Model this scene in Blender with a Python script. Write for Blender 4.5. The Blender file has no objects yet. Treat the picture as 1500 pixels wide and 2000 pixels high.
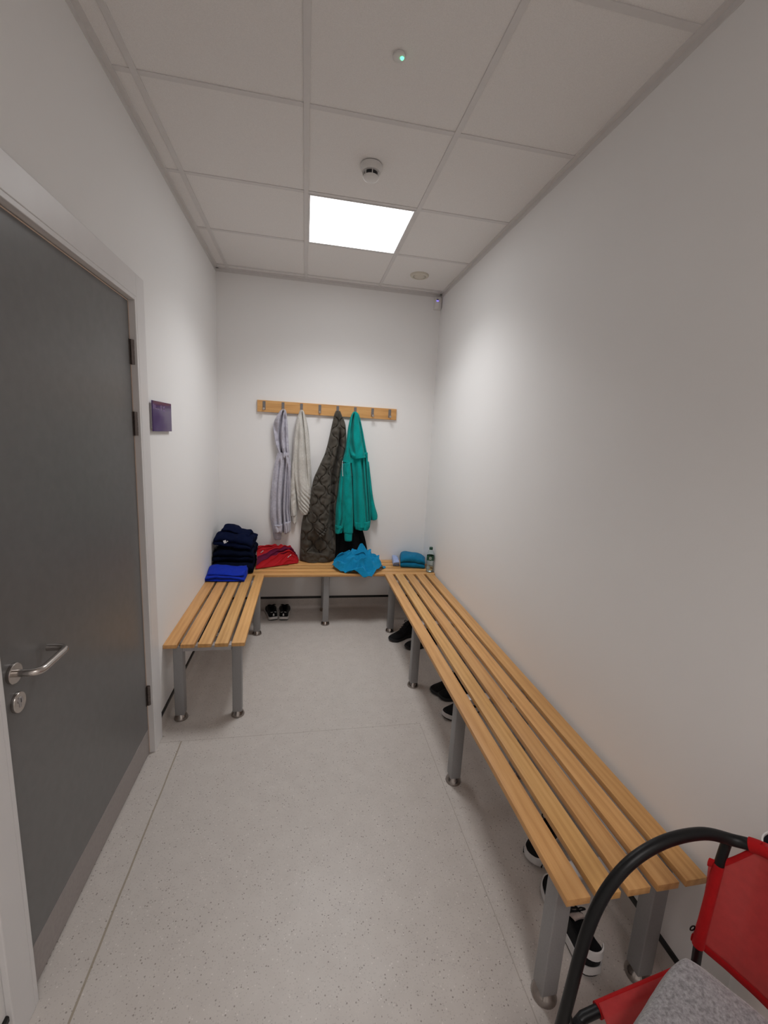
import bpy, bmesh, math, random
from math import sin, cos, pi, sqrt, exp
from mathutils import Vector, Matrix, noise

S = bpy.context.scene
COL = S.collection
W, H = 1.836, 2.814          # room width, ceiling height
YF = -8.0                    # wall behind the camera
HB = 0.459                   # bench top height

# ------------------------------------------------------------------ camera
CAM = Vector((0.71, -3.7668, 1.5965)); FPX = 828.82
pitch, yaw, roll = -0.1763, -0.1904, -0.0549
RZ = Matrix(((cos(yaw), -sin(yaw), 0), (sin(yaw), cos(yaw), 0), (0, 0, 1)))
RX = Matrix(((1, 0, 0), (0, cos(pitch), -sin(pitch)), (0, sin(pitch), cos(pitch))))
RY = Matrix(((cos(roll), 0, sin(roll)), (0, 1, 0), (-sin(roll), 0, cos(roll))))
R = RZ @ RX @ RY
cam = bpy.data.cameras.new('camera'); camo = bpy.data.objects.new('camera', cam); COL.objects.link(camo)
right, fwd, up = R.col[0], R.col[1], R.col[2]
m = Matrix((right, up, -fwd)).transposed().to_4x4(); m.translation = CAM
camo.matrix_world = m
cam.sensor_fit = 'VERTICAL'; cam.sensor_height = 24; cam.lens = FPX / 2000 * 24
cam.clip_start = 0.02; S.camera = camo


def at_y(u, v, y):
    """point of the plane y = const seen at a place of the photograph (garments hang on the back wall)"""
    d = R @ Vector(((u - 750) / FPX, 1, -(v - 1000) / FPX))
    return CAM + d * ((y - CAM.y) / d.y)


# ------------------------------------------------------------------ materials
def lin(c):
    return tuple((x / 12.92 if x <= .04045 else ((x + .055) / 1.055) ** 2.4) for x in [k / 255 for k in c])


class NT:
    def __init__(s, name):
        s.m = bpy.data.materials.new(name); s.m.use_nodes = True
        s.t = s.m.node_tree; s.b = s.t.nodes['Principled BSDF']

    def n(s, typ, **kw):
        nd = s.t.nodes.new(typ)
        for k, v in kw.items():
            if k.startswith('i_'):
                nd.inputs[k[2:].replace('_', ' ')].default_value = v
            else:
                setattr(nd, k, v)
        return nd

    def l(s, a, b):
        s.t.links.new(a, b)

    def set(s, **kw):
        for k, v in kw.items():
            s.b.inputs[k.replace('_', ' ')].default_value = v
        return s

    def math(s, op, a, b=None):
        nd = s.t.nodes.new('ShaderNodeMath'); nd.operation = op
        for i, x in enumerate((a, b)):
            if x is None: continue
            if isinstance(x, (int, float)): nd.inputs[i].default_value = x
            else: s.l(x, nd.inputs[i])
        return nd.outputs[0]

    def mix(s, fac, a, b):
        nd = s.t.nodes.new('ShaderNodeMix'); nd.data_type = 'RGBA'
        for sock, x in ((nd.inputs[0], fac), (nd.inputs[6], a), (nd.inputs[7], b)):
            if isinstance(x, (int, float)): sock.default_value = x
            elif isinstance(x, tuple): sock.default_value = (*x[:3], 1)
            else: s.l(x, sock)
        return nd.outputs[2]

    def coord(s, kind='Object', scale=None):
        c = s.n('ShaderNodeTexCoord').outputs[kind]
        if scale:
            mp = s.n('ShaderNodeMapping'); mp.inputs['Scale'].default_value = scale; s.l(c, mp.inputs['Vector']); c = mp.outputs[0]
        return c

    def bump(s, h, strength=.2, dist=.002):
        b = s.n('ShaderNodeBump'); b.inputs['Strength'].default_value = strength; b.inputs['Distance'].default_value = dist
        s.l(h, b.inputs['Height']); s.l(b.outputs[0], s.b.inputs['Normal'])

    def noise(s, vec, scale, detail=3, rough=.5):
        nd = s.n('ShaderNodeTexNoise'); nd.inputs['Scale'].default_value = scale; nd.inputs['Detail'].default_value = detail
        nd.inputs['Roughness'].default_value = rough
        if vec is not None: s.l(vec, nd.inputs['Vector'])
        return nd.outputs['Fac']

    def ramp(s, fac, stops):
        nd = s.n('ShaderNodeValToRGB'); e = nd.color_ramp.elements
        while len(e) < len(stops): e.new(.5)
        for k, (p, c) in enumerate(stops):
            e[k].position = p; e[k].color = (*c[:3], 1)
        s.l(fac, nd.inputs[0]); return nd.outputs[0]


def plain(name, col, rough=.5, metal=0., noise_amt=.06, nscale=40, bump=0., bscale=200, spec=None):
    t = NT(name); t.set(Roughness=rough, Metallic=metal)
    if spec is not None: t.b.inputs['Specular IOR Level'].default_value = spec
    c = t.coord('Object')
    f = t.noise(c, nscale, 4)
    a = tuple(x * (1 - noise_amt) for x in col); b = tuple(min(1, x * (1 + noise_amt)) for x in col)
    t.l(t.ramp(f, [(.3, a), (.7, b)]), t.b.inputs['Base Color'])
    if bump:
        t.bump(t.noise(c, bscale, 3), bump, .002)
    return t.m


def fabric(name, col, rough=.95, var=.12, nscale=60, weave=600, bump=.35, sheen=.2, mottled=None):
    t = NT(name); t.set(Roughness=rough); t.b.inputs['Specular IOR Level'].default_value = .08
    t.b.inputs['Sheen Weight'].default_value = sheen; t.b.inputs['Sheen Roughness'].default_value = .6
    c = t.coord('Object')
    f = t.noise(c, nscale, 5, .65)
    a = tuple(x * (1 - var) for x in col); b = tuple(min(1, x * (1 + var)) for x in col)
    t.l(t.ramp(f, [(.35, mottled or a), (.65, b)]), t.b.inputs['Base Color'])
    w = t.noise(c, weave, 2); t.bump(w, bump, .0015)
    return t.m


M = {}
# white emulsion walls
t = NT('wall_paint'); t.set(Roughness=.75); c = t.coord('Object')
t.l(t.ramp(t.noise(c, 1.3, 4), [(.3, (.855, .842, .832)), (.7, (.875, .862, .852))]), t.b.inputs['Base Color'])
t.bump(t.noise(c, 350, 3), .08, .001); M['wall'] = t.m
t = NT('ceiling_tile'); t.set(Roughness=.95); t.b.inputs['Specular IOR Level'].default_value = .1; c = t.coord('Object')
t.l(t.ramp(t.noise(c, 500, 2), [(.35, (.80, .775, .755)), (.65, (.87, .845, .825))]), t.b.inputs['Base Color'])
t.bump(t.noise(c, 320, 4, .7), .3, .002); M['tile'] = t.m
M['grid'] = plain('ceiling_grid_white', (.70, .675, .66), .45, noise_amt=.02)
M['gloss'] = plain('white_gloss_paint', (.74, .72, .715), .35, noise_amt=.02, nscale=8)


def floor_like(name, seams):
    t = NT(name); c = t.coord('Object')
    base = t.ramp(t.noise(c, 14, 4), [(.3, (.525, .48, .447)), (.7, (.565, .52, .485))])
    v = t.n('ShaderNodeTexVoronoi'); v.inputs['Scale'].default_value = 150; t.l(c, v.inputs['Vector'])
    sep = t.n('ShaderNodeSeparateColor'); t.l(v.outputs['Color'], sep.inputs[0])
    v2 = t.n('ShaderNodeTexVoronoi'); v2.inputs['Scale'].default_value = 210; t.l(c, v2.inputs['Vector'])
    sep2 = t.n('ShaderNodeSeparateColor'); t.l(v2.outputs['Color'], sep2.inputs[0])
    rad = t.math('MULTIPLY', sep.outputs[2], .36)
    inside = t.math('LESS_THAN', v.outputs['Distance'], rad)
    dark = t.math('MULTIPLY', inside, t.math('LESS_THAN', sep.outputs[0], .20))
    lite = t.math('MULTIPLY', inside, t.math('GREATER_THAN', sep.outputs[0], .84))
    in2 = t.math('LESS_THAN', v2.outputs['Distance'], .38)
    d2 = t.math('MULTIPLY', in2, t.math('LESS_THAN', sep2.outputs[0], .25))
    l2 = t.math('MULTIPLY', in2, t.math('GREATER_THAN', sep2.outputs[0], .8))
    k = t.mix(t.math('MULTIPLY', d2, .28), base, (.22, .19, .175))
    k = t.mix(t.math('MULTIPLY', l2, .2), k, (.66, .61, .57))
    k = t.mix(t.math('MULTIPLY', dark, .68), k, (.17, .135, .115))
    k = t.mix(t.math('MULTIPLY', lite, .6), k, (.72, .67, .63))
    if seams:
        sp = t.n('ShaderNodeSeparateXYZ'); t.l(c, sp.inputs[0]); X, Y = sp.outputs[0], sp.outputs[1]
        wob = t.math('MULTIPLY', t.math('SUBTRACT', t.noise(c, 6, 2), .5), .006)

        def line(co, pos, hw):
            return t.math('LESS_THAN', t.math('ABSOLUTE', t.math('SUBTRACT', t.math('ADD', co, wob), pos)), hw)

        def AND(*a):
            r = a[0]
            for q in a[1:]: r = t.math('MULTIPLY', r, q)
            return r
        s1 = AND(line(X, .118, .0034), t.math('LESS_THAN', Y, -1.686))
        s2 = AND(line(Y, -1.686, .0018), t.math('GREATER_THAN', X, .0), t.math('LESS_THAN', X, 1.385))
        s3 = AND(line(X, 1.385, .0018), t.math('LESS_THAN', Y, -1.68))
        k = t.mix(t.math('MULTIPLY', s1, .7), k, (.25, .20, .13))
        k = t.mix(t.math('MULTIPLY', t.math('MAXIMUM', s2, s3), .45), k, (.26, .22, .18))
    t.l(k, t.b.inputs['Base Color'])
    t.l(t.ramp(t.noise(c, 5, 3), [(.3, (.36,) * 3), (.7, (.46,) * 3)]), t.b.inputs['Roughness'])
    t.bump(t.noise(c, 260, 2), .06, .001)
    return t.m


M['floor'] = floor_like('safety_vinyl', True)
M['cove'] = floor_like('safety_vinyl_cove', False)
M['black_strip'] = plain('black_pvc', (.012, .012, .012), .45)
t = NT('grey_laminate'); t.set(Roughness=.36); c = t.coord('Object')
t.l(t.ramp(t.noise(c, 30, 5), [(.3, (.140, .136, .136)), (.7, (.156, .152, .151))]), t.b.inputs['Base Color'])
t.bump(t.noise(c, 400, 3), .05, .001); M['door'] = t.m
M['kick'] = plain('satin_kick_plate', (.33, .295, .28), .5, .0, nscale=90)
M['lipping'] = plain('door_lipping', (.66, .50, .39), .45)
M['steel'] = plain('brushed_stainless', (.52, .48, .45), .25, 1.0, nscale=120)
M['hinge'] = plain('dull_steel_hinge', (.16, .135, .125), .38, .9)
M['chrome'] = plain('chrome_foot', (.34, .31, .29), .2, 1.0)
M['leg'] = plain('silver_grey_powder_coat', (.30, .295, .295), .42, .25, nscale=300)
M['hook_metal'] = plain('grey_hook_steel', (.20, .185, .185), .45, .4)
M['bracket'] = plain('pale_steel_bar', (.42, .40, .40), .4, .4)


def wood(name, c0, c1, c2, rough=.42):
    t = NT(name); t.set(Roughness=rough); c = t.coord('Object')
    oi = t.n('ShaderNodeObjectInfo').outputs['Random']
    off = t.n('ShaderNodeCombineXYZ')
    for i in range(3): t.l(t.math('MULTIPLY', oi, (13.7, 7.3, 5.1)[i]), off.inputs[i])
    va = t.n('ShaderNodeVectorMath'); va.operation = 'ADD'; t.l(c, va.inputs[0]); t.l(off.outputs[0], va.inputs[1])
    mp = t.n('ShaderNodeMapping'); mp.inputs['Scale'].default_value = (1.6, 22, 22); t.l(va.outputs[0], mp.inputs['Vector'])
    n1 = t.noise(mp.outputs[0], 1.6, 4, .55)
    wv = t.n('ShaderNodeTexWave'); wv.bands_direction = 'Y'; wv.inputs['Scale'].default_value = .55; wv.inputs['Distortion'].default_value = 9
    wv.inputs['Detail'].default_value = 3; wv.inputs['Detail Scale'].default_value = .7; t.l(mp.outputs[0], wv.inputs['Vector'])
    mp2 = t.n('ShaderNodeMapping'); mp2.inputs['Scale'].default_value = (9, 260, 260); t.l(va.outputs[0], mp2.inputs['Vector'])
    n2 = t.noise(mp2.outputs[0], 1.0, 3, .6)
    f = t.math('ADD', t.math('MULTIPLY', n1, .58), t.math('ADD', t.math('MULTIPLY', wv.outputs['Fac'], .12), t.math('MULTIPLY', n2, .32)))
    col = t.ramp(f, [(.30, c2), (.52, c1), (.75, c0)])
    hs = t.n('ShaderNodeHueSaturation'); t.l(col, hs.inputs['Color'])
    t.l(t.math('ADD', t.math('MULTIPLY', oi, .16), .92), hs.inputs['Value'])
    t.l(t.math('ADD', t.math('MULTIPLY', t.math('FRACT', t.math('MULTIPLY', oi, 7.7)), .006), .497), hs.inputs['Hue'])
    t.l(hs.outputs[0], t.b.inputs['Base Color'])
    t.bump(n2, .12, .0008)
    return t.m


M['oak'] = wood('oiled_oak_slat', (.74, .425, .175), (.65, .35, .125), (.51, .25, .08))
M['oak_rack'] = wood('oak_coat_board', (.72, .42, .17), (.61, .32, .11), (.44, .21, .06))

M['lilac'] = fabric('lilac_grey_jersey', (.50, .485, .55), mottled=(.43, .415, .48))
M['oat'] = fabric('oatmeal_grey_jersey', (.60, .575, .53), mottled=(.51, .49, .455), nscale=120)
M['olive'] = fabric('olive_nylon', (.075, .066, .054), rough=.5, var=.1, nscale=20, bump=.1, sheen=.05)
M['lining'] = fabric('black_lining', (.006, .006, .007), rough=.8, sheen=.02)
M['teal'] = fabric('teal_jersey', (.002, .30, .28), var=.1, nscale=160, sheen=.06)
M['navy'] = fabric('navy_jersey', (.0035, .0065, .027), var=.12, sheen=.0)
M['navy_dark'] = fabric('dark_navy_jersey', (.002, .004, .014), var=.12, sheen=.0)
M['royal'] = fabric('royal_blue_jersey', (.004, .025, .36), var=.08, sheen=.06)
M['turq'] = fabric('turquoise_blue_polyester', (.005, .225, .44), rough=.75, var=.08, sheen=.06)
M['petrol'] = fabric('petrol_blue_polyester', (.005, .15, .29), rough=.8, var=.1, sheen=.06)
M['paleblue'] = fabric('pale_blue_cotton', (.34, .42, .68), var=.08)
M['white_badge'] = plain('white_badge', (.75, .75, .75), .6)
M['silver_tag'] = plain('silver_grey_patch', (.42, .45, .45), .5, .2)
M['grey_blanket'] = fabric('grey_fleece', (.30, .287, .297), var=.16, nscale=150, weave=330, bump=.9, sheen=.5, mottled=(.155, .146, .152))
M['tube'] = plain('black_powder_coated_tube', (.004, .004, .0045), .42, spec=.28)
# red sports shirt with a maroon band (band fixed in the cloth's own coordinates)
t = NT('red_shirt'); t.set(Roughness=.8); t.b.inputs['Specular IOR Level'].default_value = .2; c = t.coord('UV')
sp = t.n('ShaderNodeSeparateXYZ'); t.l(c, sp.inputs[0])
band = t.math('LESS_THAN', t.math('ABSOLUTE', t.math('SUBTRACT', sp.outputs[1], .56)), .10)
t.l(t.mix(band, (.44, .011, .018), (.135, .009, .045)), t.b.inputs['Base Color'])
t.bump(t.noise(t.coord('Object'), 600, 2), .3, .001); M['red_shirt'] = t.m


def mesh_fabric(name, col, alpha):
    t = NT(name); t.set(Roughness=.75); c = t.coord('Object')
    t.l(t.ramp(t.noise(c, 60, 4), [(.3, tuple(x * .92 for x in col)), (.7, tuple(min(1, x * 1.08) for x in col))]), t.b.inputs['Base Color'])
    tr = t.n('ShaderNodeBsdfTransparent'); tr.inputs[0].default_value = (1, .62, .6, 1); mx = t.n('ShaderNodeMixShader'); mx.inputs[0].default_value = alpha
    out = t.t.nodes['Material Output']
    t.l(tr.outputs[0], mx.inputs[1]); t.l(t.b.outputs[0], mx.inputs[2]); t.l(mx.outputs[0], out.inputs['Surface'])
    t.bump(t.noise(c, 900, 2), .3, .001)
    return t.m


M['red_mesh'] = mesh_fabric('red_mesh_fabric', (.56, .05, .05), .60)
M['red_hem'] = fabric('red_webbing', (.40, .008, .010), rough=.7, var=.06, sheen=.03)
M['shoe_black'] = fabric('black_shoe_knit', (.006, .006, .007), rough=.8, var=.3, nscale=90, sheen=.05)
M['rubber'] = plain('black_rubber', (.008, .008, .009), .6)
M['sole_white'] = plain('white_foam_sole', (.62, .60, .59), .55, nscale=30)
M['sock_lining'] = fabric('blush_shoe_lining', (.42, .33, .30))
M['white_plastic'] = plain('white_plastic', (.74, .72, .70), .35, noise_amt=.02)
M['cream_plastic'] = plain('cream_plastic', (.66, .61, .52), .4, noise_amt=.02)
M['black_plastic'] = plain('black_plastic', (.012, .012, .016), .4)
t = NT('purple_acrylic'); t.set(Roughness=.08); c = t.coord('Object')
t.l(t.ramp(t.noise(c, 6, 2), [(.3, (.045, .010, .105)), (.7, (.052, .012, .12))]), t.b.inputs['Base Color']); M['purple'] = t.m
M['pale_strokes'] = plain('lilac_strokes', (.22, .14, .32), .3)
M['bottle_green'] = plain('dark_green_cap', (.006, .055, .035), .4)
M['label_green'] = plain('green_label', (.012, .075, .04), .5, nscale=90, noise_amt=.2)


def emissive(name, col, strength, base=(.8, .8, .8)):
    t = NT(name); t.b.inputs['Base Color'].default_value = (*base, 1)
    c = t.coord('Object'); f = t.noise(c, 3, 1)
    t.l(t.ramp(f, [(.2, tuple(.985 * x for x in col)), (.8, col)]), t.b.inputs['Emission Color'])
    t.b.inputs['Emission Strength'].default_value = strength
    return t.m


LAMP = 12.0
M['led'] = emissive('led_diffuser', (.97, .985, 1.0), 4.2)
M['led_fill'] = emissive('led_diffuser_fill', (1.0, .95, .92), 4.6)  # glow of the fill panels added out of view
M['green_led'] = emissive('green_indicator', (.05, 1.0, .35), 3)
M['blue_led'] = emissive('blue_indicator', (.12, .08, 1.0), 2.2)


def clear(name, col, rough=.05, ior=1.2):
    t = NT(name); t.set(Roughness=rough, IOR=ior); t.b.inputs['Transmission Weight'].default_value = 1
    c = t.coord('Object'); t.l(t.ramp(t.noise(c, 20, 2), [(.3, tuple(.97 * x for x in col)), (.7, col)]), t.b.inputs['Base Color'])
    return t.m


M['pet'] = clear('clear_plastic', (.90, .95, .94), .06, 1.12)
M['water'] = clear('water', (.86, .93, .95), .0, 1.33)


# ------------------------------------------------------------------ mesh helpers
class G:
    """collects geometry in world coordinates"""
    def __init__(s): s.v = []; s.f = []; s.uv = None

    def add(s, v, f):
        o = len(s.v); s.v += [tuple(p) for p in v]; s.f += [tuple(i + o for i in q) for q in f]; return s

    def box(s, x0, x1, y0, y1, z0, z1, bev=0., seg=2):
        bm = bmesh.new(); bmesh.ops.create_cube(bm, size=1)
        for v in bm.verts:
            v.co = Vector(((x0 + x1) / 2 + v.co.x * (x1 - x0), (y0 + y1) / 2 + v.co.y * (y1 - y0), (z0 + z1) / 2 + v.co.z * (z1 - z0)))
        if bev: bmesh.ops.bevel(bm, geom=bm.edges[:], offset=bev, segments=seg, affect='EDGES', profile=.5)
        return s.bm(bm)

    def bm(s, bm):
        bm.verts.index_update()
        s.add([v.co[:] for v in bm.verts], [[v.index for v in f.verts] for f in bm.faces]); bm.free(); return s

    def tube(s, pts, r, n=12, cap=True, flat=None):
        pts = [Vector(p) for p in pts]; rr = r if isinstance(r, (list, tuple)) else [r] * len(pts)
        T = []
        for i in range(len(pts)):
            a = pts[max(i - 1, 0)]; b = pts[min(i + 1, len(pts) - 1)]; T.append((b - a).normalized())
        ref = Vector((0, 0, 1)) if abs(T[0].z) < .9 else Vector((0, 1, 0))
        nrm = (ref - T[0] * ref.dot(T[0])).normalized(); rings = []
        for i, p in enumerate(pts):
            nrm = (nrm - T[i] * nrm.dot(T[i])).normalized(); bn = T[i].cross(nrm)
            rings.append([p + (nrm * cos(2 * pi * k / n) + bn * sin(2 * pi * k / n) * (flat or 1)) * rr[i] for k in range(n)])
        v = [q for ring in rings for q in ring]
        f = [(i * n + k, i * n + (k + 1) % n, (i + 1) * n + (k + 1) % n, (i + 1) * n + k) for i in range(len(pts) - 1) for k in range(n)]
        if cap: f += [tuple(range(n))[::-1], tuple(range((len(pts) - 1) * n, len(pts) * n))]
        return s.add(v, f)

    def lathe(s, prof, cx, cy, cz, n=32, axis='z', cap=True):
        v = []; f = []
        for r, h in prof:
            for k in range(n):
                a = 2 * pi * k / n
                p = (r * cos(a), r * sin(a), h)
                if axis == 'x': p = (p[2], p[0], p[1])
                if axis == 'y': p = (p[0], p[2], p[1])
                v.append((cx + p[0], cy + p[1], cz + p[2]))
        for i in range(len(prof) - 1):
            for k in range(n): f.append((i * n + k, i * n + (k + 1) % n, (i + 1) * n + (k + 1) % n, (i + 1) * n + k))
        if cap: f += [tuple(range(n))[::-1], tuple(range((len(prof) - 1) * n, len(prof) * n))]
        return s.add(v, f)

    def grid(s, P, closed_u=False):
        nu, nv = len(P), len(P[0]); o = len(s.v)
        s.v += [tuple(p) for row in P for p in row]
        for i in range(nu - 1 + (1 if closed_u else 0)):
            for j in range(nv - 1):
                a = (i % nu) * nv; b = ((i + 1) % nu) * nv
                s.f.append((o + a + j, o + a + j + 1, o + b + j + 1, o + b + j))
        return s

    def extrude_xy(s, prof, p0, p1, nrm):
        """profile (d, z) swept along p0-p1 in plan; d measured along nrm"""
        v = []
        for p in (p0, p1):
            v += [(p[0] + nrm[0] * d, p[1] + nrm[1] * d, z) for d, z in prof]
        n = len(prof)
        return s.add(v, [(k, (k + 1) % n, n + (k + 1) % n, n + k) for k in range(n)] + [tuple(range(n))[::-1], tuple(range(n, 2 * n))])


def build(name, g, mat, parent=None, smooth=None, origin=None, fix=True):
    off = Vector((0, 0, 0))
    if parent is not None: off = parent['_o'] if False else ORI[parent.name]
    if origin is not None: off = Vector(origin)
    me = bpy.data.meshes.new(name)
    me.from_pydata([(p[0] - off.x, p[1] - off.y, p[2] - off.z) for p in g.v], [], g.f); me.update()
    if fix:
        bm = bmesh.new(); bm.from_mesh(me); bmesh.ops.recalc_face_normals(bm, faces=bm.faces[:]); bm.to_mesh(me); bm.free()
    o = bpy.data.objects.new(name, me); COL.objects.link(o)
    if mat is not None: me.materials.append(M[mat] if isinstance(mat, str) else mat)
    if smooth is not None:
        if smooth >= 180: me.polygons.foreach_set('use_smooth', [True] * len(me.polygons))
        else:
            me.polygons.foreach_set('use_smooth', [True] * len(me.polygons))
            me.set_sharp_from_angle(angle=math.radians(smooth))
    if parent is not None:
        o.parent = parent
        if origin is not None: o.location = off - ORI[parent.name]
    elif origin is not None: o.location = off
    ORI[o.name] = off
    return o


ORI = {}


def thing(name, loc, label, cat, group=None):
    o = bpy.data.objects.new(name, None); COL.objects.link(o); o.location = loc; o.empty_display_size = .05
    o['label'] = label; o['category'] = cat
    if group: o['group'] = group
    ORI[o.name] = Vector(loc)
    return o


def tag(o, label, cat, group=None):
    o['label'] = label; o['category'] = cat
    if group: o['group'] = group
    return o


def struct(o, label=None):
    o['kind'] = 'structure'
    if label: o['label'] = label
    return o


def copy_tree(src, parent=None):
    c = src.copy(); COL.objects.link(c)
    ORI[c.name] = ORI[src.name]
    if parent is not None: c.parent = parent
    for ch in list(src.children): copy_tree(ch, c)
    return c


def subsurf(o, n=1):
    mm = o.modifiers.new('subdivision', 'SUBSURF'); mm.levels = n; mm.render_levels = n


def catmull(pts, n):
    """n points along a Catmull-Rom spline through pts (tuples)"""
    P = [Vector(p) for p in pts]; P = [P[0] * 2 - P[1]] + P + [P[-1] * 2 - P[-2]]; out = []
    segs = len(P) - 3
    for i in range(n):
        u = i / (n - 1) * segs; k = min(int(u), segs - 1); t = u - k
        a, b, c, d = P[k:k + 4]
        out.append(.5 * ((2 * b) + (c - a) * t + (2 * a - 5 * b + 4 * c - d) * t * t + (3 * b - a - 3 * c + d) * t ** 3))
    return out


def clamp(x, a=0., b=1.): return max(a, min(b, x))


def sstep(a, b, x):
    t = clamp((x - a) / (b - a)); return t * t * (3 - 2 * t)
# ================================================================== ROOM
struct(build('floor', G().box(-.1, W + .1, YF - .1, .1, -.1, 0), 'floor'))
g = G().box(-.1, W + .1, YF - .1, .1, H + .003, H + .1)
struct(build('ceiling', g, 'tile'), 'white mineral tile suspended ceiling')
DY0, DY1, DZ = -2.716, -1.735, 2.105          # door opening (clear, inside the architraves)
g = G().box(-.1, 0, DY1 + .0, .1, 0, H + .006).box(-.1, 0, YF - .1, DY0, 0, H + .006).box(-.1, 0, DY0, DY1, DZ, H + .006)
struct(build('wall_left', g, 'wall'))
struct(build('wall_right', G().box(W, W + .1, YF - .1, .1, 0, H + .006), 'wall'))
struct(build('wall_back', G().box(0, W, 0, .1, 0, H + .006), 'wall'))
struct(build('wall_front', G().box(0, W, YF - .1, YF, 0, H + .006), 'wall'))

# exposed ceiling grid
GX, GY = .0901, -.6763
g = G()
xs = [GX + .6 * k for k in range(3)]; ys = [GY + .6] + [GY - .6 * k for k in range(13)]
for x in xs: g.box(x - .012, x + .012, YF, 0, H - .0015, H + .012, .001)
for y in ys:
    for xa, xb in zip([0] + xs, xs + [W]):
        g.box(xa + (.012 if xa else 0), xb - (.012 if xb < W else 0), y - .012, y + .012, H - .0005, H + .012, .001)
struct(build('trim_1', g, 'grid'), 'white exposed ceiling grid of tee bars')
for k, (a, b, nx, ny) in enumerate([((0, YF), (0, 0), 1, 0), ((W, YF), (W, 0), -1, 0), ((0, 0), (W, 0), 0, -1)]):
    pr = [(0, H - .026), (.0025, H - .026), (.0025, H - .003), (.023, H - .003), (.023, H + .008), (0, H + .008)]
    struct(build('trim_%d' % (k + 2), G().extrude_xy(pr, a, b, (nx, ny)), 'grid'), 'white wall angle along the edge of the ceiling')


# coved vinyl skirting with black capping strip
def skirting(name, a, b, n):
    pr = [(0, 0), (.034, .0), (.034, .0006)] + [(.034 - .028 * sin(t * pi / 2 / 8) , .0006 + .028 * (1 - cos(t * pi / 2 / 8))) for t in range(1, 9)] + [(.0045, .092), (0, .092)]
    o = struct(build(name, G().extrude_xy(pr, a, b, n), 'cove', smooth=35))
    c = [(0, .091), (.006, .091), (.0075, .094), (.0075, .107), (.005, .111), (0, .111)]
    build('capping_strip', G().extrude_xy(c, a, b, n), 'black_strip', parent=o)['label'] = 'black capping strip on top of the coved vinyl'
    return o


AO0, AO1 = -2.795, -1.643      # outer edges of the architrave
skirting('baseboard_left', (0, AO1), (0, 0), (1, 0))
skirting('baseboard_front_left', (0, YF), (0, AO0), (1, 0))
skirting('baseboard_right', (W, YF), (W, 0), (-1, 0))
skirting('baseboard_back', (0, 0), (W, 0), (0, -1))
skirting('baseboard_front', (0, YF), (W, YF), (0, 1))

# ------------------------------------------------------------------ door
ORI['door_1'] = Vector((0, 0, 0))
d = thing('door_1', (0, DY1, 0), 'grey laminate door in a white frame with steel lever handle', 'door')
del d['category']; d['kind'] = 'structure'
fr = G()
fr.box(-.0, .016, DY1, AO1, 0, DZ + .092, .003).box(-.0, .016, AO0, DY0, 0, DZ + .092, .003).box(-.0, .016, DY0, DY1, DZ, DZ + .092, .003)
fr.box(-.1, .0155, DY1 - .016, DY1, 0, DZ, .002).box(-.1, .0155, DY0, DY0 + .016, 0, DZ, .002).box(-.1, .0155, DY0 + .016, DY1 - .016, DZ - .016, DZ, .002)
build('door_frame', fr, 'gloss', d)['label'] = 'white gloss architrave and lining'
L0, L1 = DY0 + .02, DY1 - .022
lf = build('leaf', G().box(-.052, -.010, L0, L1, .008, DZ - .022, .0015), 'door', d)
build('lipping', G().box(-.051, -.0092, L1 - .0012, L1 + .0045, .008, DZ - .022).box(-.051, -.0092, L0, L1, DZ - .0235, DZ - .0195), 'lipping', d)
build('kick_plate', G().box(-.0105, -.0088, L0 + .004, L1 - .004, .012, .135), 'kick', d)
for zc in (1.884, 1.592, .312):
    hg = G().lathe([(.0075, -.05), (.0075, .05)], -.003, L1 + .004, zc, 14)
    for k in range(5): hg.lathe([(.0088, -.0495 + k * .02), (.0088, -.0315 + k * .02)], -.003, L1 + .004, zc, 14)
    hg.box(-.010, -.0075, L1 - .012, L1 + .004, zc - .05, zc + .05)
    build('hinge', hg, 'hinge', d, smooth=40)['label'] = 'dull steel butt hinge'
HY, HZ = -2.628, .952
hp = G().lathe([(.0, .0), (.026, .0), (.0265, .002), (.0265, .008), (.025, .0095), (0, .0095)], -.010, HY, HZ, 32, 'x', cap=False)
ho = build('lever_handle', hp, 'steel', d, smooth=35); ho['label'] = 'round-bar stainless lever handle'
path = [(-.002, HY, HZ), (.030, HY, HZ)]
for a in range(1, 9): path.append((.030 + .022 * sin(a * pi / 16), HY + .022 * (1 - cos(a * pi / 16)), HZ))
path += [(.052, HY + .05, HZ), (.052, HY + .09, HZ)]
for a in range(0, 9): path.append((.030 + .022 * cos(a * pi / 16), HY + .112 + .022 * sin(a * pi / 16), HZ))
path += [(.012, HY + .134, HZ), (.0, HY + .134, HZ)]
build('lever', G().tube(path, .0098, 18), 'steel', ho, smooth=50)
LZ = .868
lk = G().lathe([(.0, .0), (.024, .0), (.0245, .002), (.0245, .0075), (.0235, .009), (0, .009)], -.010, HY + .004, LZ, 32, 'x', cap=False)
lo = build('lock_escutcheon', lk, 'steel', d, smooth=35)
for i, v in enumerate(lo.data.vertices): v.co.z = (v.co.z - LZ) * 1.12 + LZ
build('lock_cylinder', G().lathe([(0, 0), (.0085, 0), (.0085, .0115), (0, .0115)], -.010, HY + .004, LZ + .006, 20, 'x', cap=False).box(-.010, .0012, HY + .0, HY + .008, LZ - .014, LZ + .004, .002), 'bracket', lo, smooth=35)
build('key_slot', G().box(.0012, .0022, HY + .0032, HY + .0048, LZ + .000, LZ + .011), 'black_plastic', lo)

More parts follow.
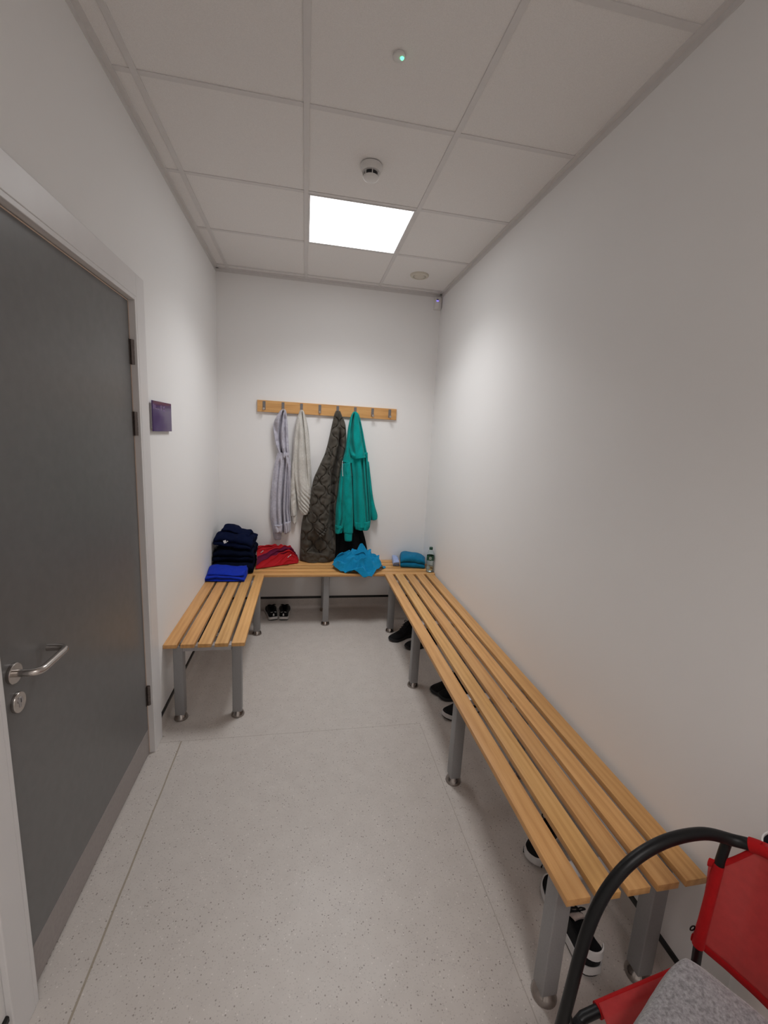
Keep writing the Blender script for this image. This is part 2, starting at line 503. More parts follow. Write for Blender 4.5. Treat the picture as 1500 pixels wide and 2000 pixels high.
# ------------------------------------------------------------------ ceiling fittings
def led_panel(y, mat, label):
    x0, x1, y0, y1 = GX + .6, GX + 1.2, y - .6, y
    t = thing('ceiling_light', ((x0 + x1) / 2, (y0 + y1) / 2, H), label, 'light')
    build('frame', G().box(x0 + .012, x0 + .021, y0 + .012, y1 - .012, H - .003, H + .005).box(x1 - .021, x1 - .012, y0 + .012, y1 - .012, H - .003, H + .005)
          .box(x0 + .021, x1 - .021, y0 + .012, y0 + .021, H - .003, H + .005).box(x0 + .021, x1 - .021, y1 - .021, y1 - .012, H - .003, H + .005), 'gloss', t)
    build('diffuser', G().box(x0 + .021, x1 - .021, y0 + .021, y1 - .021, H - .0015, H + .004), mat, t)
    return t


def prismatic(panel, watts, col):
    """the panel's prismatic diffuser throws most of its light downwards"""
    ld = bpy.data.lights.new('prismatic_lamp', 'AREA'); ld.shape = 'SQUARE'; ld.size = .55; ld.energy = watts; ld.spread = 2.1; ld.color = col
    lo_ = bpy.data.objects.new('prismatic_lamp', ld); COL.objects.link(lo_); lo_.parent = panel; lo_.location = (0, 0, -.004)


prismatic(led_panel(GY, 'led', 'square glowing white panel light set in the ceiling grid'), 11.0, (.985, .99, 1.0))
prismatic(led_panel(GY - 3.6, 'led_fill', 'added square fill light in the ceiling behind the viewer, unseen'), 12, (1.0, .96, .935))  # unseen panel, added to brighten the near half of the room
prismatic(led_panel(GY - 6.0, 'led_fill', 'added square fill light in the ceiling farthest behind the viewer, unseen'), 12, (1.0, .96, .935))  # another unseen fill panel, added farther back

t = thing('smoke_detector', (.983, -1.585, H), 'white round smoke detector with dark slots on the ceiling', 'smoke detector')
cx, cy = .983, -1.585
build('base', G().lathe([(.050, .0), (.050, -.012), (.047, -.022), (.044, -.030), (0, -.030)], cx, cy, H, 36, cap=False), 'white_plastic', t, smooth=40)
build('vent_slots', G().lathe([(.030, -.029), (.033, -.046)], cx, cy, H, 36), 'black_plastic', t, smooth=40)
for k in range(7):
    a = 2 * pi * k / 7 + .25
    build('rib', G().tube([(cx + .037 * cos(a), cy + .037 * sin(a), H - .028), (cx + .0355 * cos(a), cy + .0355 * sin(a), H - .048)], .0022, 6), 'white_plastic', t)
build('cap', G().lathe([(0, -.047), (.036, -.047), (.037, -.050), (.034, -.055), (.028, -.058), (0, -.059)], cx, cy, H, 36, cap=False), 'white_plastic', t, smooth=40)

t = thing('emergency_light', (.99, -2.175, H), 'tiny ceiling fitting with a glowing green indicator', 'indicator light')
build('bezel', G().lathe([(.0, .002), (.021, .002), (.021, -.004), (.017, -.007), (0, -.007)], .985, -2.172, H, 24, cap=False), 'white_plastic', t, smooth=40)
build('indicator', G().lathe([(0, -.0125), (.004, -.0115), (.0062, -.0085), (.0062, -.006), (0, -.006)], .994, -2.177, H, 16, cap=False), 'green_led', t, smooth=60)

t = thing('air_valve', (1.54, -.365, H), 'round cream air valve in the ceiling tile near the far right corner', 'vent')
build('ring', G().lathe([(.046, .004), (.071, .004), (.071, -.003), (.066, -.009), (.050, -.011), (.046, -.006)], 1.54, -.365, H, 40, cap=False), 'cream_plastic', t, smooth=40)
build('throat', G().lathe([(0, .003), (.046, .003)], 1.54, -.365, H - .002, 40, cap=False), 'black_plastic', t)
build('disc', G().lathe([(0, -.004), (.041, -.004), (.042, -.008), (.036, -.013), (0, -.015)], 1.54, -.365, H, 40, cap=False), 'cream_plastic', t, smooth=40)

t = thing('motion_sensor', (W - .05, -.03, 2.74), 'small white motion sensor with blue light high in the far right corner', 'sensor')
bm = bmesh.new()
pl = [(W - .066, 0), (W - .066, -.016), (W - .052, -.036), (W - .018, -.040), (W - .004, -.030), (W - .004, 0)]
zs = [(2.688, .55), (2.694, .80), (2.71, .95), (2.75, 1), (2.778, 1), (2.784, .93)]
P = []
for z, k in zs: P.append([((W - .035) + (x - W + .035) * (.85 + .15 * k), y * k, z) for x, y in pl])
g = G(); n = len(pl)
g.v = [p for r_ in P for p in r_]
g.f = [(i * n + k, i * n + (k + 1) % n, (i + 1) * n + (k + 1) % n, (i + 1) * n + k) for i in range(len(zs) - 1) for k in range(n)] + [tuple(range(n)), tuple(range((len(zs) - 1) * n, len(zs) * n))]
build('housing', g, 'white_plastic', t, smooth=50)
build('lens', G().box(W - .053, W - .036, -.0395, -.030, 2.7585, 2.7655, .002), 'black_plastic', t)
build('indicator', G().box(W - .053, W - .034, -.0405, -.030, 2.748, 2.7545, .002), 'blue_led', t)

# ------------------------------------------------------------------ door sign
t = thing('door_sign', (.01, -1.45, 1.63), 'glossy purple acrylic sign on the wall beside the grey door', 'sign')
build('plate', G().box(.009, .014, -1.588, -1.305, 1.561, 1.703, .001), 'purple', t)
build('spacer', G().box(0.0, .009, -1.575, -1.318, 1.572, 1.692), 'white_plastic', t)
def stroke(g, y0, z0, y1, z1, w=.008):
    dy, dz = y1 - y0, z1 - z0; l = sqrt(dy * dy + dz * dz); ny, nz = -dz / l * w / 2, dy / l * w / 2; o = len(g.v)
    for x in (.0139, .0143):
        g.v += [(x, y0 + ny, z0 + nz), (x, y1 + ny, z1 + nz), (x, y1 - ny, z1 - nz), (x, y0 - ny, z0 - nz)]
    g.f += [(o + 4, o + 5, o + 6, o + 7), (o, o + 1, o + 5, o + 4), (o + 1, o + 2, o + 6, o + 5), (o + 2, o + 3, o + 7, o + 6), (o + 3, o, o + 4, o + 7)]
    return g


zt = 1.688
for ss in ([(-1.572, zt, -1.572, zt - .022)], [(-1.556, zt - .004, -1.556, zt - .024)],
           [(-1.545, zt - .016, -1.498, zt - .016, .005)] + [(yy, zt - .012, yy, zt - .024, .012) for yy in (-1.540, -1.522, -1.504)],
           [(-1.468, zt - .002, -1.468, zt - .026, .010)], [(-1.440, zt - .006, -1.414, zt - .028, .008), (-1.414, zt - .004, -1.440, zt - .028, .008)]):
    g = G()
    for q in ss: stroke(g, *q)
    build('pale_strokes', g, 'pale_strokes', t)  # faint lilac strokes that form no readable words


# ================================================================== BENCHES
def slat_mesh(L, w=.068, th=.021):
    """slat lying along local x with rounded arrises"""
    g = G().box(0, L, -w / 2, w / 2, -th, 0, .0016, 2); return g


def make_bench(loc, rot, length, depth, pitch, legs, label, sw=.068, rails=None):
    """bench along local +x from 0, across local +y from 0 (open side) to depth (wall side); legs: list of (x, y)"""
    t = thing('slatted_bench', loc, label, 'bench', 'benches round the changing room'); t.rotation_euler = (0, 0, rot)
    ORI[t.name] = Vector((0, 0, 0))
    n = 5; first = None
    for k in range(n):
        yc = sw / 2 + k * pitch
        if first is None:
            s = build('slat', slat_mesh(length, sw), 'oak', t, smooth=30); first = s
        else:
            s = first.copy(); COL.objects.link(s); s.parent = t
        s.location = (0, yc, HB)
    first['label'] = 'oak slat along the open edge'
    for x in sorted(set(round(q[0], 3) for q in legs)):
        build('cross_bar', G().box(x - .0225, x + .0225, .0715, depth - .07, HB - .051, HB - .0215, .002), 'bracket', t, smooth=30)
    f0 = None
    for x, y in legs:
        l = build('leg', G().box(-.025, .025, -.025, .025, .030, HB - .0215, .004, 3), 'leg', t, smooth=30); l.location = (x, y, 0)
        if f0 is None:
            f0 = build('foot', G().lathe([(0, 0), (.036, 0), (.037, .003), (.0355, .010), (.031, .020), (.0255, .028), (.023, .034), (0, .034)], 0, 0, 0, 28, cap=False), 'chrome', None, smooth=50)
            fo = f0
        else:
            fo = f0.copy(); COL.objects.link(fo)
        fo.parent = l
    return t


# left bench: along +y from y=-1.54 to -.415 ; open side faces +x
bl = make_bench((.412, -1.541, 0), pi / 2, 1.126, .412, .0858,
                [(.045, .045), (.045, .345), (1.035, .045), (1.035, .345)], 'short slatted oak bench along the left wall, next to the door')
# back bench: along x, open side faces -y
bb = make_bench((0.004, -.415, 0), 0, W - .008, .412, .0858,
                [(.906, .052), (.906, .345)], 'slatted oak bench along the far wall under the coat rack')
# right bench: from near end y=-2.987 to -.415, open side faces -x
br_ = make_bench((1.3905, -.4155, 0), -pi / 2, 2.571, .428, .0895,
                 [(.115, .047), (.115, .365), (.900, .047), (.900, .365), (1.687, .047), (1.687, .365), (2.482, .047), (2.482, .365)], 'long slatted oak bench along the right wall', sw=.0675)

# ================================================================== COAT RACK
t = thing('coat_rack', (.905, 0, 1.79), 'oak board with eight metal hooks screwed to the far wall', 'coat rack')
bo = build('board', G().box(-.59, .59, -.02, 0, -.047, .047, .0015), 'oak_rack', None); bo.parent = t; bo.location = (0, 0, 0)
HX = [.370, .523, .675, .828, .980, 1.131, 1.282, 1.434]
h0 = None
for x in HX:
    if h0 is None:
        h0 = build('hook', G().box(-.0115, .0115, -.0235, -.0198, -.030, .040, .001), 'hook_metal', None); h0['label'] = 'grey metal hook'
        pg = build('peg', G().lathe([(0, 0), (.006, 0), (.006, .026), (.0105, .030), (.0115, .036), (.009, .042), (0, .043)], 0, 0, 0, 18, 'y', cap=False), 'steel', None, smooth=45)
        pg.scale = (1, -1, 1); pg.location = (0, -.0232, -.022); pg.parent = h0
        hk = h0; hk.parent = t
    else:
        hk = copy_tree(h0, t)
    hk.location = (x - .905, 0, .0)
# ================================================================== HANGING CLOTHES
def nz(*a): return noise.noise(Vector(a))


def pleats(n, amp, seed, t0=0., t1=1., sharp=.8, drift=.5):
    def f(s, t, p):
        x = s * n + drift * nz(t * 1.7, seed * 3.1, s * 1.3) + seed * .37
        v = abs(sin(pi * x)) ** sharp - .62
        return amp * sstep(t0, t1, t) * v
    return f


def wrinkle(amp, sx, sz, seed):
    return lambda s, t, p: amp * nz(p.x * sx, p.z * sz, seed * 7.7)


def diag(amp, freq, slope, seed, t0=0., t1=1.):
    """tension creases running obliquely"""
    def f(s, t, p):
        w = sstep(t0, (t0 + t1) / 2, t) * (1 - sstep((t0 + t1) / 2, t1, t))
        q = p.z + slope * p.x + .02 * nz(p.x * 9, p.z * 9, seed)
        return amp * w * (abs(sin(freq * q)) ** .6 - .6)
    return f


def creases(*cs):
    """cs: (s at top, s at bottom, depth, width, first t, last t)"""
    def f(s, t, p):
        v = 0
        for a, b, dp, wd, t0, t1 in cs:
            c = a + (b - a) * t + .012 * nz(t * 3, a * 31, b * 17)
            v -= dp * exp(-((s - c) / wd) ** 2) * sstep(t0, t0 + .15, t) * (1 - sstep(t1, t1 + .12, t))
        return v
    return f


def panel(rows, yd, thick, nr=56, nc=40, folds=(), dome=.55, backdrop=.35, hem=None, seam=None):
    """closed, soft slab of cloth hanging in front of the far wall: rows of (left u, v, right u, v); yd (top, bottom) distance from wall"""
    if not isinstance(yd, tuple): yd = (yd, yd)
    if not isinstance(thick, tuple): thick = (thick, thick)
    n = len(rows)
    Ls = catmull([(*r[:2], 0) for r in rows], nr); Rs = catmull([(*r[2:4], 0) for r in rows], nr)
    g = G(); ring = []
    for i in range(nr):
        t = i / (nr - 1); y0 = yd[0] + (yd[1] - yd[0]) * t; th = thick[0] + (thick[1] - thick[0]) * t
        yw = -(y0 + th * .6)
        A = at_y(Ls[i].x, Ls[i].y, yw); B = at_y(Rs[i].x, Rs[i].y, yw)
        fr, bk = [], []
        for j in range(nc):
            s = j / (nc - 1); p = A.lerp(B, s)
            p.z = max(p.z, HB + .004)
            if hem and i > 0: p.z += hem(s) * sstep(.75, 1, t)
            dm = max(0., 1 - (2 * s - 1) ** 2) ** dome
            edge = min(1, dm * 1.6)
            f = sum(q(s, t, p) for q in folds) * edge
            y = y0 + th * dm + f
            if seam:
                for ts in seam: y -= .004 * exp(-((t - ts) / .008) ** 2)
            fr.append((p.x, -max(y, .004), p.z)); bk.append((p.x, -max(y0 - th * backdrop * dm + f * .3, .0025), p.z))
        ring.append(fr + bk[::-1][0:])
    m_ = 2 * nc
    g.v = [q for r_ in ring for q in r_]
    g.f = [(i * m_ + k, i * m_ + (k + 1) % m_, (i + 1) * m_ + (k + 1) % m_, (i + 1) * m_ + k) for i in range(nr - 1) for k in range(m_)]
    for i in (0, nr - 1):
        for j in range(nc - 1):
            a = i * m_
            g.f.append((a + j, a + j + 1, a + m_ - 2 - j, a + m_ - 1 - j))
    return g


# --- lilac grey hoodie -------------------------------------------------
p = at_y(553, 803, -.06)
t = thing('hooded_sweatshirt', p, 'lilac grey hoodie hanging by its hood, leftmost garment on the rack', 'hoodie', 'clothes on the coat rack')
build('hood', panel([(550, 799.5, 556.5, 799), (546, 803, 559, 804), (538, 816, 561, 820), (533.5, 830, 562.5, 840), (534, 846, 563.2, 856), (536.5, 864, 564, 872), (541, 878, 565.5, 890), (545, 888, 562, 898)],
      (.055, .03), (.035, .045), folds=(creases((.55, .34, .06, .09, -.2, 1.2), (.80, .72, .03, .07, .1, 1.2), (.1, .3, .02, .12, .3, .8)), wrinkle(.022, 22, 12, 3), wrinkle(.010, 45, 30, 6))), 'lilac', t, smooth=180)
body = build('body', panel([(542, 884, 563.5, 884), (537, 902, 567.5, 903), (533, 925, 567.5, 930), (530.5, 960, 566.5, 965), (531, 995, 565.5, 995), (533, 1020, 567.5, 1016), (537.5, 1040, 567, 1038.5)],
      (.048, .035), (.012, .048), nc=96, nr=80, folds=(creases((.30, .22, .04, .07, .1, 1.2), (.66, .52, .075, .055, .03, 1.2), (.80, .74, .05, .05, .15, 1.2), (.88, .93, .03, .04, .3, 1.2), (.12, .08, .02, .05, .3, 1.2)), pleats(2.3, .018, 5, -.2, .35, .8, .5), wrinkle(.006, 40, 10, 5)), hem=lambda s: .010 * sin(s * 9) - .012 * (s > .55) * sin((s - .55) * 7)), 'lilac', t, smooth=180)
build('hem_band', panel([(535.5, 1026.5, 551.5, 1024.5), (536, 1033, 551.5, 1030), (537, 1041, 551, 1037.5)], .040, .062, nr=10, nc=30, folds=(pleats(1.1, .012, 4, -1, 0),), dome=.4), 'lilac', t, smooth=180)
build('hem_band', panel([(553, 1021, 568, 1019), (553.5, 1028, 567, 1028), (556, 1043, 566, 1039)], .030, .058, nr=10, nc=30, folds=(pleats(1.6, .016, 6, -1, 0),), dome=.4), 'lilac', t, smooth=180)
sl = build('sleeve', panel([(541, 892, 548, 892), (534, 925, 546, 925), (528.5, 958, 545, 960), (526.8, 997, 544, 1000), (528, 1018, 546, 1022), (532.5, 1040, 548, 1042)], (.012, .008), .045, folds=(wrinkle(.01, 30, 12, 8),)), 'lilac', t, smooth=180)
build('cuff', panel([(532.5, 1039, 548.5, 1041), (533.5, 1047, 549, 1048), (535, 1053, 548.5, 1054)], .008, .034, nr=10, nc=20, dome=.4), 'lilac', sl, smooth=180)

# --- oatmeal sweatshirt ------------------------------------------------
t = thing('sweatshirt', at_y(589, 803, -.06), 'oatmeal grey sweatshirt bunched up on the third hook from the left', 'sweatshirt', 'clothes on the coat rack')
build('body', panel([(586, 800.5, 591.5, 800.5), (583, 808, 594, 806), (578.5, 821, 598, 822), (575, 842, 602, 848), (572.5, 868, 605, 878), (571.5, 895, 607.3, 905), (573.5, 930, 608.8, 930), (577.5, 955, 609.2, 955), (580.5, 978, 608.3, 978), (584, 996, 606.5, 994), (589, 1006, 602.5, 1004)],
      (.05, .03), (.03, .065), nc=70, nr=100, folds=(creases((.62, .80, .03, .06, -.2, .6), (.35, .12, .02, .08, .2, .8)), diag(.020, 80, 1.15, 2, .62, 1.05), wrinkle(.018, 10, 5, 2), wrinkle(.006, 34, 16, 5))), 'oat', t, smooth=180)
sl = build('sleeve', panel([(571.5, 890, 577, 888), (569, 912, 577.5, 912), (567, 940, 577.5, 940), (566, 970, 579, 972), (566.5, 992, 580, 992), (567.5, 1009, 579.8, 1006)], (.02, .02), .045, folds=(diag(.010, 70, -.9, 5, .3, .8), wrinkle(.018, 40, 14, 8))), 'oat', t, smooth=180)
build('cuff', panel([(570, 1008, 579.3, 1006), (570.5, 1016, 579.5, 1014), (572, 1023.5, 578.5, 1021.5)], .022, .034, nr=10, nc=20, dome=.4), 'oat', sl, smooth=180)
build('collar', panel([(588.5, 801, 593, 802), (592.5, 818, 598.5, 819), (597, 840, 602.8, 842), (600.5, 866, 605.3, 870), (603, 890, 606.6, 893)], (.03, .015), (.022, .028), nr=40, nc=24, folds=(pleats(2, .02, 9, -1, 0, .7, .1),)), 'oat', t, smooth=180)


# --- olive quilted jacket ----------------------------------------------
def quilt(per_x, per_z, amp, seed=0.):
    def f(s, t, p):
        x = p.x / per_x + seed; z = p.z / per_z * 2 * pi
        best = 9
        k0 = math.floor(x)
        for k in (k0 - 1, k0, k0 + 1, k0 + 2):
            c = k + (.40 if k % 2 else -.40) * ((abs(sin(z)) ** .55) * (1 if sin(z) > 0 else -1)); best = min(best, abs(x - c))
            # ogee: neighbouring curves nearly meet, closing the onion shapes
        return amp * (min(1, best / .16) ** .7 - .85)
    return f


t = thing('quilted_jacket', at_y(660, 806, -.06), 'olive onion-quilted jacket hanging down to the bench', 'jacket', 'clothes on the coat rack')
q1 = quilt(.064, .165, .017)
build('body', panel([(656, 802.5, 665, 803), (653, 810, 668.5, 812), (648.5, 830, 675, 828), (645, 846, 676.8, 850), (639, 872, 676, 872), (630, 900, 670, 898), (618, 930, 664, 930), (606, 962, 661, 962), (597, 992, 657, 992), (590, 1020, 656, 1024), (587, 1045, 656, 1050), (586.2, 1072, 656, 1078), (585.7, 1081, 653, 1091)],
      (.05, .03), (.04, .065), nc=120, nr=240, folds=(q1, creases((.45, 1.02, .075, .075, .18, .80), (.15, .35, .05, .10, .78, 1.2)), pleats(1.7, .03, 3, .05, .4, .9, .5), wrinkle(.014, 22, 22, 3)), dome=.5), 'olive', t, smooth=180)
build('hem_band', panel([(585.9, 1075, 655, 1084), (585.3, 1085, 654, 1093), (585.7, 1095, 649, 1102.5)],   .03, .075, nr=14, nc=60, folds=(pleats(2.3, .018, 2, -1, 0, .9, .2), wrinkle(.006, 40, 60, 1)), dome=.5), 'olive', t, smooth=180)
build('lining', panel([(655, 930, 690, 930), (653, 990, 698, 985), (653, 1030, 706, 1025), (654, 1060, 714, 1055), (653, 1098, 721, 1092)], (.006, .006), .026, nc=48, folds=(pleats(2.6, .016, 7, 0, .4),)), 'lining', t, smooth=180)['label'] = 'black lining of the open front'
build('sleeve', panel([(638, 880, 648, 884), (630, 897, 646, 902), (621, 917, 645.5, 920), (612, 938, 646.5, 945), (608.8, 962, 646.5, 968), (608, 990, 646, 990), (609, 1012, 643.5, 1012), (612, 1030, 640.5, 1030), (616.5, 1042, 636.5, 1043), (621, 1048, 632, 1048)],
      (.090, .085), (.045, .065), nc=100, nr=190, folds=(quilt(.064, .165, .018, .45), diag(.020, 120, .5, 3, .74, 1.02), wrinkle(.012, 30, 30, 6)), dome=.6, backdrop=.9), 'olive', t, smooth=180)

# --- teal hoodie --------------------------------------------------------
t = thing('hooded_sweatshirt', at_y(694, 808, -.06), 'bright teal hoodie hanging by its hood, rightmost garment on the rack', 'hoodie', 'clothes on the coat rack')
build('hood', panel([(690.5, 804, 696.5, 804), (686.5, 811, 702, 810), (682.5, 824, 706, 825), (679.5, 842, 709.5, 841), (678, 858, 713, 860), (680, 876, 716, 876), (684, 890, 718.5, 888), (689, 897, 719, 893)],
      (.06, .055), (.04, .055), nc=56, nr=60, folds=(creases((.30, .22, .05, .07, .05, .75), (.86, .88, .03, .06, .2, 1.2)), wrinkle(.010, 25, 12, 4))), 'teal', t, smooth=180)
build('hood', panel([(686.5, 812, 691, 811), (682, 830, 687, 830), (678.5, 850, 683, 852), (674.5, 880, 684, 884), (669, 903, 690, 905)], (.045, .05), (.03, .045), nr=44, nc=26, folds=(wrinkle(.010, 40, 18, 11),)), 'teal', t, smooth=180)['label'] = 'front edge of the hood'
build('body', panel([(684, 886, 718.5, 884), (686, 905, 719, 900), (689, 930, 720, 928), (690, 960, 722, 962), (691, 990, 724, 990), (692, 1018, 725, 1015), (693, 1030, 723.5, 1031)],
      (.060, .055), (.018, .058), nc=100, nr=80, folds=(creases((.62, .74, .030, .045, .04, 1.2), (.84, .90, .042, .042, .04, 1.2), (.22, .12, .016, .10, .1, 1.2)), pleats(2.1, .012, 2, -.1, .4, .9, .3), wrinkle(.006, 26, 8, 2)), seam=(.06,)), 'teal', t, smooth=180)
build('hem_band', panel([(692.5, 1021, 724, 1019), (692.5, 1028, 723.5, 1028), (694.5, 1034.5, 720.5, 1036)], .050, .056, nr=12, nc=60, folds=(pleats(2.4, .014, 2, -1, 0, .9, .2),), dome=.4), 'teal', t, smooth=180)
build('pocket_panel', panel([(668, 905, 684, 908), (664, 932, 682, 932), (660.5, 960, 680, 962), (657, 990, 679, 992), (655.3, 1014, 678, 1016), (655, 1031, 672, 1032)], (.045, .04), (.035, .045), nc=40, folds=(pleats(1.8, .045, 6, 0, .4, .6), wrinkle(.010, 30, 10, 4))), 'teal', t, smooth=180)['label'] = 'left front of the hoodie'
build('hem_band', panel([(654.8, 1026, 671.5, 1027), (654.8, 1034, 671, 1035), (655.2, 1042.5, 669, 1040.5)], .043, .046, nr=10, nc=30, folds=(pleats(1.3, .010, 3, -1, 0),), dome=.4), 'teal', t, smooth=180)
sl = build('sleeve', panel([(672, 905, 685, 903), (670.5, 930, 687.5, 930), (669.5, 960, 689, 962), (668.5, 990, 690, 992), (669.5, 1018, 690.5, 1020), (671.5, 1042, 690, 1041.5)], (.075, .072), (.04, .045), nc=40, folds=(wrinkle(.016, 20, 5, 3), wrinkle(.006, 40, 20, 9)), backdrop=.8), 'teal', t, smooth=180)
build('cuff', panel([(672.8, 1042, 688.6, 1041), (673, 1049, 688.2, 1049), (673.8, 1056.8, 687.8, 1056.8)], .078, .036, nr=10, nc=24, dome=.4), 'teal', sl, smooth=180)
build('sleeve', panel([(716, 900, 721, 902), (718, 930, 725, 935), (719, 960, 728.5, 965), (720, 985, 733, 988), (721.5, 1003, 738, 1006), (724, 1016, 737.5, 1014)], (.015, .012), (.04, .05), nc=30, folds=(wrinkle(.012, 30, 12, 5),)), 'teal', t, smooth=180)
dr = [at_y(677.5, 893, -.118), at_y(677, 905, -.124), at_y(676.5, 917, -.127), at_y(677.5, 926, -.127)]
build('drawstring', G().tube(dr, .0028, 8), 'teal', t, smooth=60)
dr = [at_y(669, 900, -.085), at_y(668.5, 915, -.094), at_y(669.5, 930, -.096)]
build('drawstring', G().tube(dr, .0025, 8), 'white_badge', t, smooth=60)['label'] = 'pale drawcord'


# ================================================================== CLOTHES ON THE BENCH
def heap_points(N=120, Mr=100):
    """crumpled shirt: patches of folds running in different directions over a low mound"""
    rnd = random.Random(11)
    ctr = []
    for k in range(17):
        a_ = k * 2.39996; r_ = .95 * sqrt((k + .5) / 17)
        ctr.append((r_ * cos(a_), r_ * sin(a_), rnd.uniform(0, pi), rnd.uniform(6.0, 9.5)))
    P = []
    for j in range(Mr):
        for i in range(N):
            u, v = 2 * i / (N - 1) - 1, 2 * j / (Mr - 1) - 1
            k = 1 - .30 * abs(u * v)
            x, y = u * k, v * k
            w = clamp((x - .0) / 1.0) * clamp(-y)                   # a corner of the cloth lies forward over the edge
            x -= .50 * w; y -= .52 * w
            r = sqrt((x / 1.05) ** 2 + ((y - .18) / 1.12) ** 2)
            wx = x + .16 * nz(x * 2.2, y * 2.2, 1.1); wy = y + .16 * nz(x * 2.2, y * 2.2, 7.7)
            sw = 0; ph = 0; sx_ = sy_ = 0; hgt = 0
            for cx_, cy_, an, fr in ctr:
                d2 = (wx - cx_) ** 2 + (wy - cy_) ** 2; wt = exp(-d2 * 26) + 1e-9
                q = (wx * cos(an) + wy * sin(an)) * fr + cx_ * 3
                hgt += wt * (abs(sin(q)) ** .6); sw += wt
                sx_ += wt * cos(an) * sin(2 * q); sy_ += wt * sin(an) * sin(2 * q)
            hgt /= sw; sx_ /= sw; sy_ /= sw
            ed = clamp((1.18 - max(abs(u), abs(v))) / .30)
            fl = sstep(.0, .5, 1.15 - r)
            z = .165 * clamp(1 - r) ** .9 + (.080 * (hgt - .45) + .040 * nz(x * 3.2, y * 3.2, 3.3)) * (.35 + .65 * fl)
            yw_ = -.262 + .172 * y
            if yw_ < -.417: z -= min(.05, 1.1 * (-.417 - yw_))
            P.append(Vector((1.190 + .236 * x + .019 * sx_ * fl, -.262 + .172 * y + .016 * sy_ * fl, .4645 + (max(0, z + .004 * nz(x * 15, y * 15, 8)) if yw_ > -.417 else z + .006))))
    return P


def sheet(name, pts, N, Mr, mat, parent=None, thick=.004, origin=(0, 0, 0), uv=True):
    me = bpy.data.meshes.new(name)
    off = Vector(origin)
    me.from_pydata([tuple(p - off) for p in pts], [], [(j * N + i, j * N + i + 1, (j + 1) * N + i + 1, (j + 1) * N + i) for j in range(Mr - 1) for i in range(N - 1)])
    if uv:
        ul = me.uv_layers.new(name='UVMap')
        for lp in me.loops:
            i = lp.vertex_index; ul.data[lp.index].uv = ((i % N) / (N - 1), (i // N) / (Mr - 1))
    me.polygons.foreach_set('use_smooth', [True] * len(me.polygons)); me.materials.append(M[mat])
    o = bpy.data.objects.new(name, me); COL.objects.link(o); o.location = off - (ORI[parent.name] if parent else Vector((0, 0, 0)))
    if parent: o.parent = parent
    ORI[o.name] = off
    md = o.modifiers.new('thickness', 'SOLIDIFY'); md.thickness = thick; md.offset = 0
    subsurf(o, 1)
    return o


def serpentine(layers, depth, th, gap=.002):
    """closed outline (d, z) of a cloth folded back and forth: a ribbon of given thickness"""
    ctr = []; pitch_ = th + gap
    for k in range(layers):
        z = th / 2 + k * pitch_; a, b = (0, depth) if k % 2 == 0 else (depth, 0)
        n = 9
        ctr += [(a + (b - a) * i / n, z) for i in range(n + 1)]
        if k < layers - 1:
            s = 1 if b > a else -1
            for i in range(1, 6):
                an = pi * i / 6; ctr.append((b + s * pitch_ / 2 * sin(an), z + pitch_ / 2 * (1 - cos(an))))
    up_, dn = [], []
    for i, (x, z) in enumerate(ctr):
        x0, z0 = ctr[max(0, i - 1)]; x1, z1 = ctr[min(len(ctr) - 1, i + 1)]
        l = sqrt((x1 - x0) ** 2 + (z1 - z0) ** 2); nx, nz_ = -(z1 - z0) / l, (x1 - x0) / l
        up_.append((x + nx * th / 2, z + nz_ * th / 2)); dn.append((x - nx * th / 2, z - nz_ * th / 2))
    return up_ + dn[::-1]


def folded(name, mat, width, depth, layers, th, xf, parent=None, rough_amp=.006, seed=1, sag=None, n=26, origin=None):
    """folded garment: x across, y depth (0 = fold towards viewer), z up; xf maps local to world"""
    prof = serpentine(layers, depth, th)
    g = G(); m_ = len(prof); hh = layers * th
    for i in range(n):
        u = i / (n - 1); x = (u - .5) * width
        for k, (dd, z) in enumerate(prof):
            e = 1 - .25 * (abs(2 * u - 1) ** 6)
            q = Vector((x, dd, z))
            fz = clamp(z / hh)
            dx = rough_amp * 1.3 * nz(dd * 14, z * 60, seed); dy = rough_amp * 1.6 * nz(x * 13, z * 55, seed + 3.3)
            dz = rough_amp * (.9 * nz(x * 11, dd * 13, seed + 9) + .6 * nz(x * 27, dd * 24, seed + 5)) * (.25 + fz)
            zz = z * e
            if sag: zz += sag(x / width + .5, dd / depth) * fz
            g.v.append(tuple(xf(Vector((q.x + dx, q.y + dy, max(zz + dz, .0015))))))
    g.f = [(i * m_ + k, i * m_ + (k + 1) % m_, (i + 1) * m_ + (k + 1) % m_, (i + 1) * m_ + k) for i in range(n - 1) for k in range(m_)]
    hfm = m_ // 2
    for i in (0, n - 1):
        for k in range(hfm - 1):
            g.f.append((i * m_ + k, i * m_ + k + 1, i * m_ + m_ - 2 - k, i * m_ + m_ - 1 - k))
    o = build(name, g, mat, parent, smooth=180, origin=origin)
    subsurf(o, 1)
    return o


def place(ox, oy, oz, rot=0., tilt_x=0., tilt_y=0.):
    mt = Matrix.Translation((ox, oy, oz)) @ Matrix.Rotation(rot, 4, 'Z') @ Matrix.Rotation(tilt_y, 4, 'Y') @ Matrix.Rotation(tilt_x, 4, 'X')
    return lambda p: mt @ p


Z0 = HB + .001
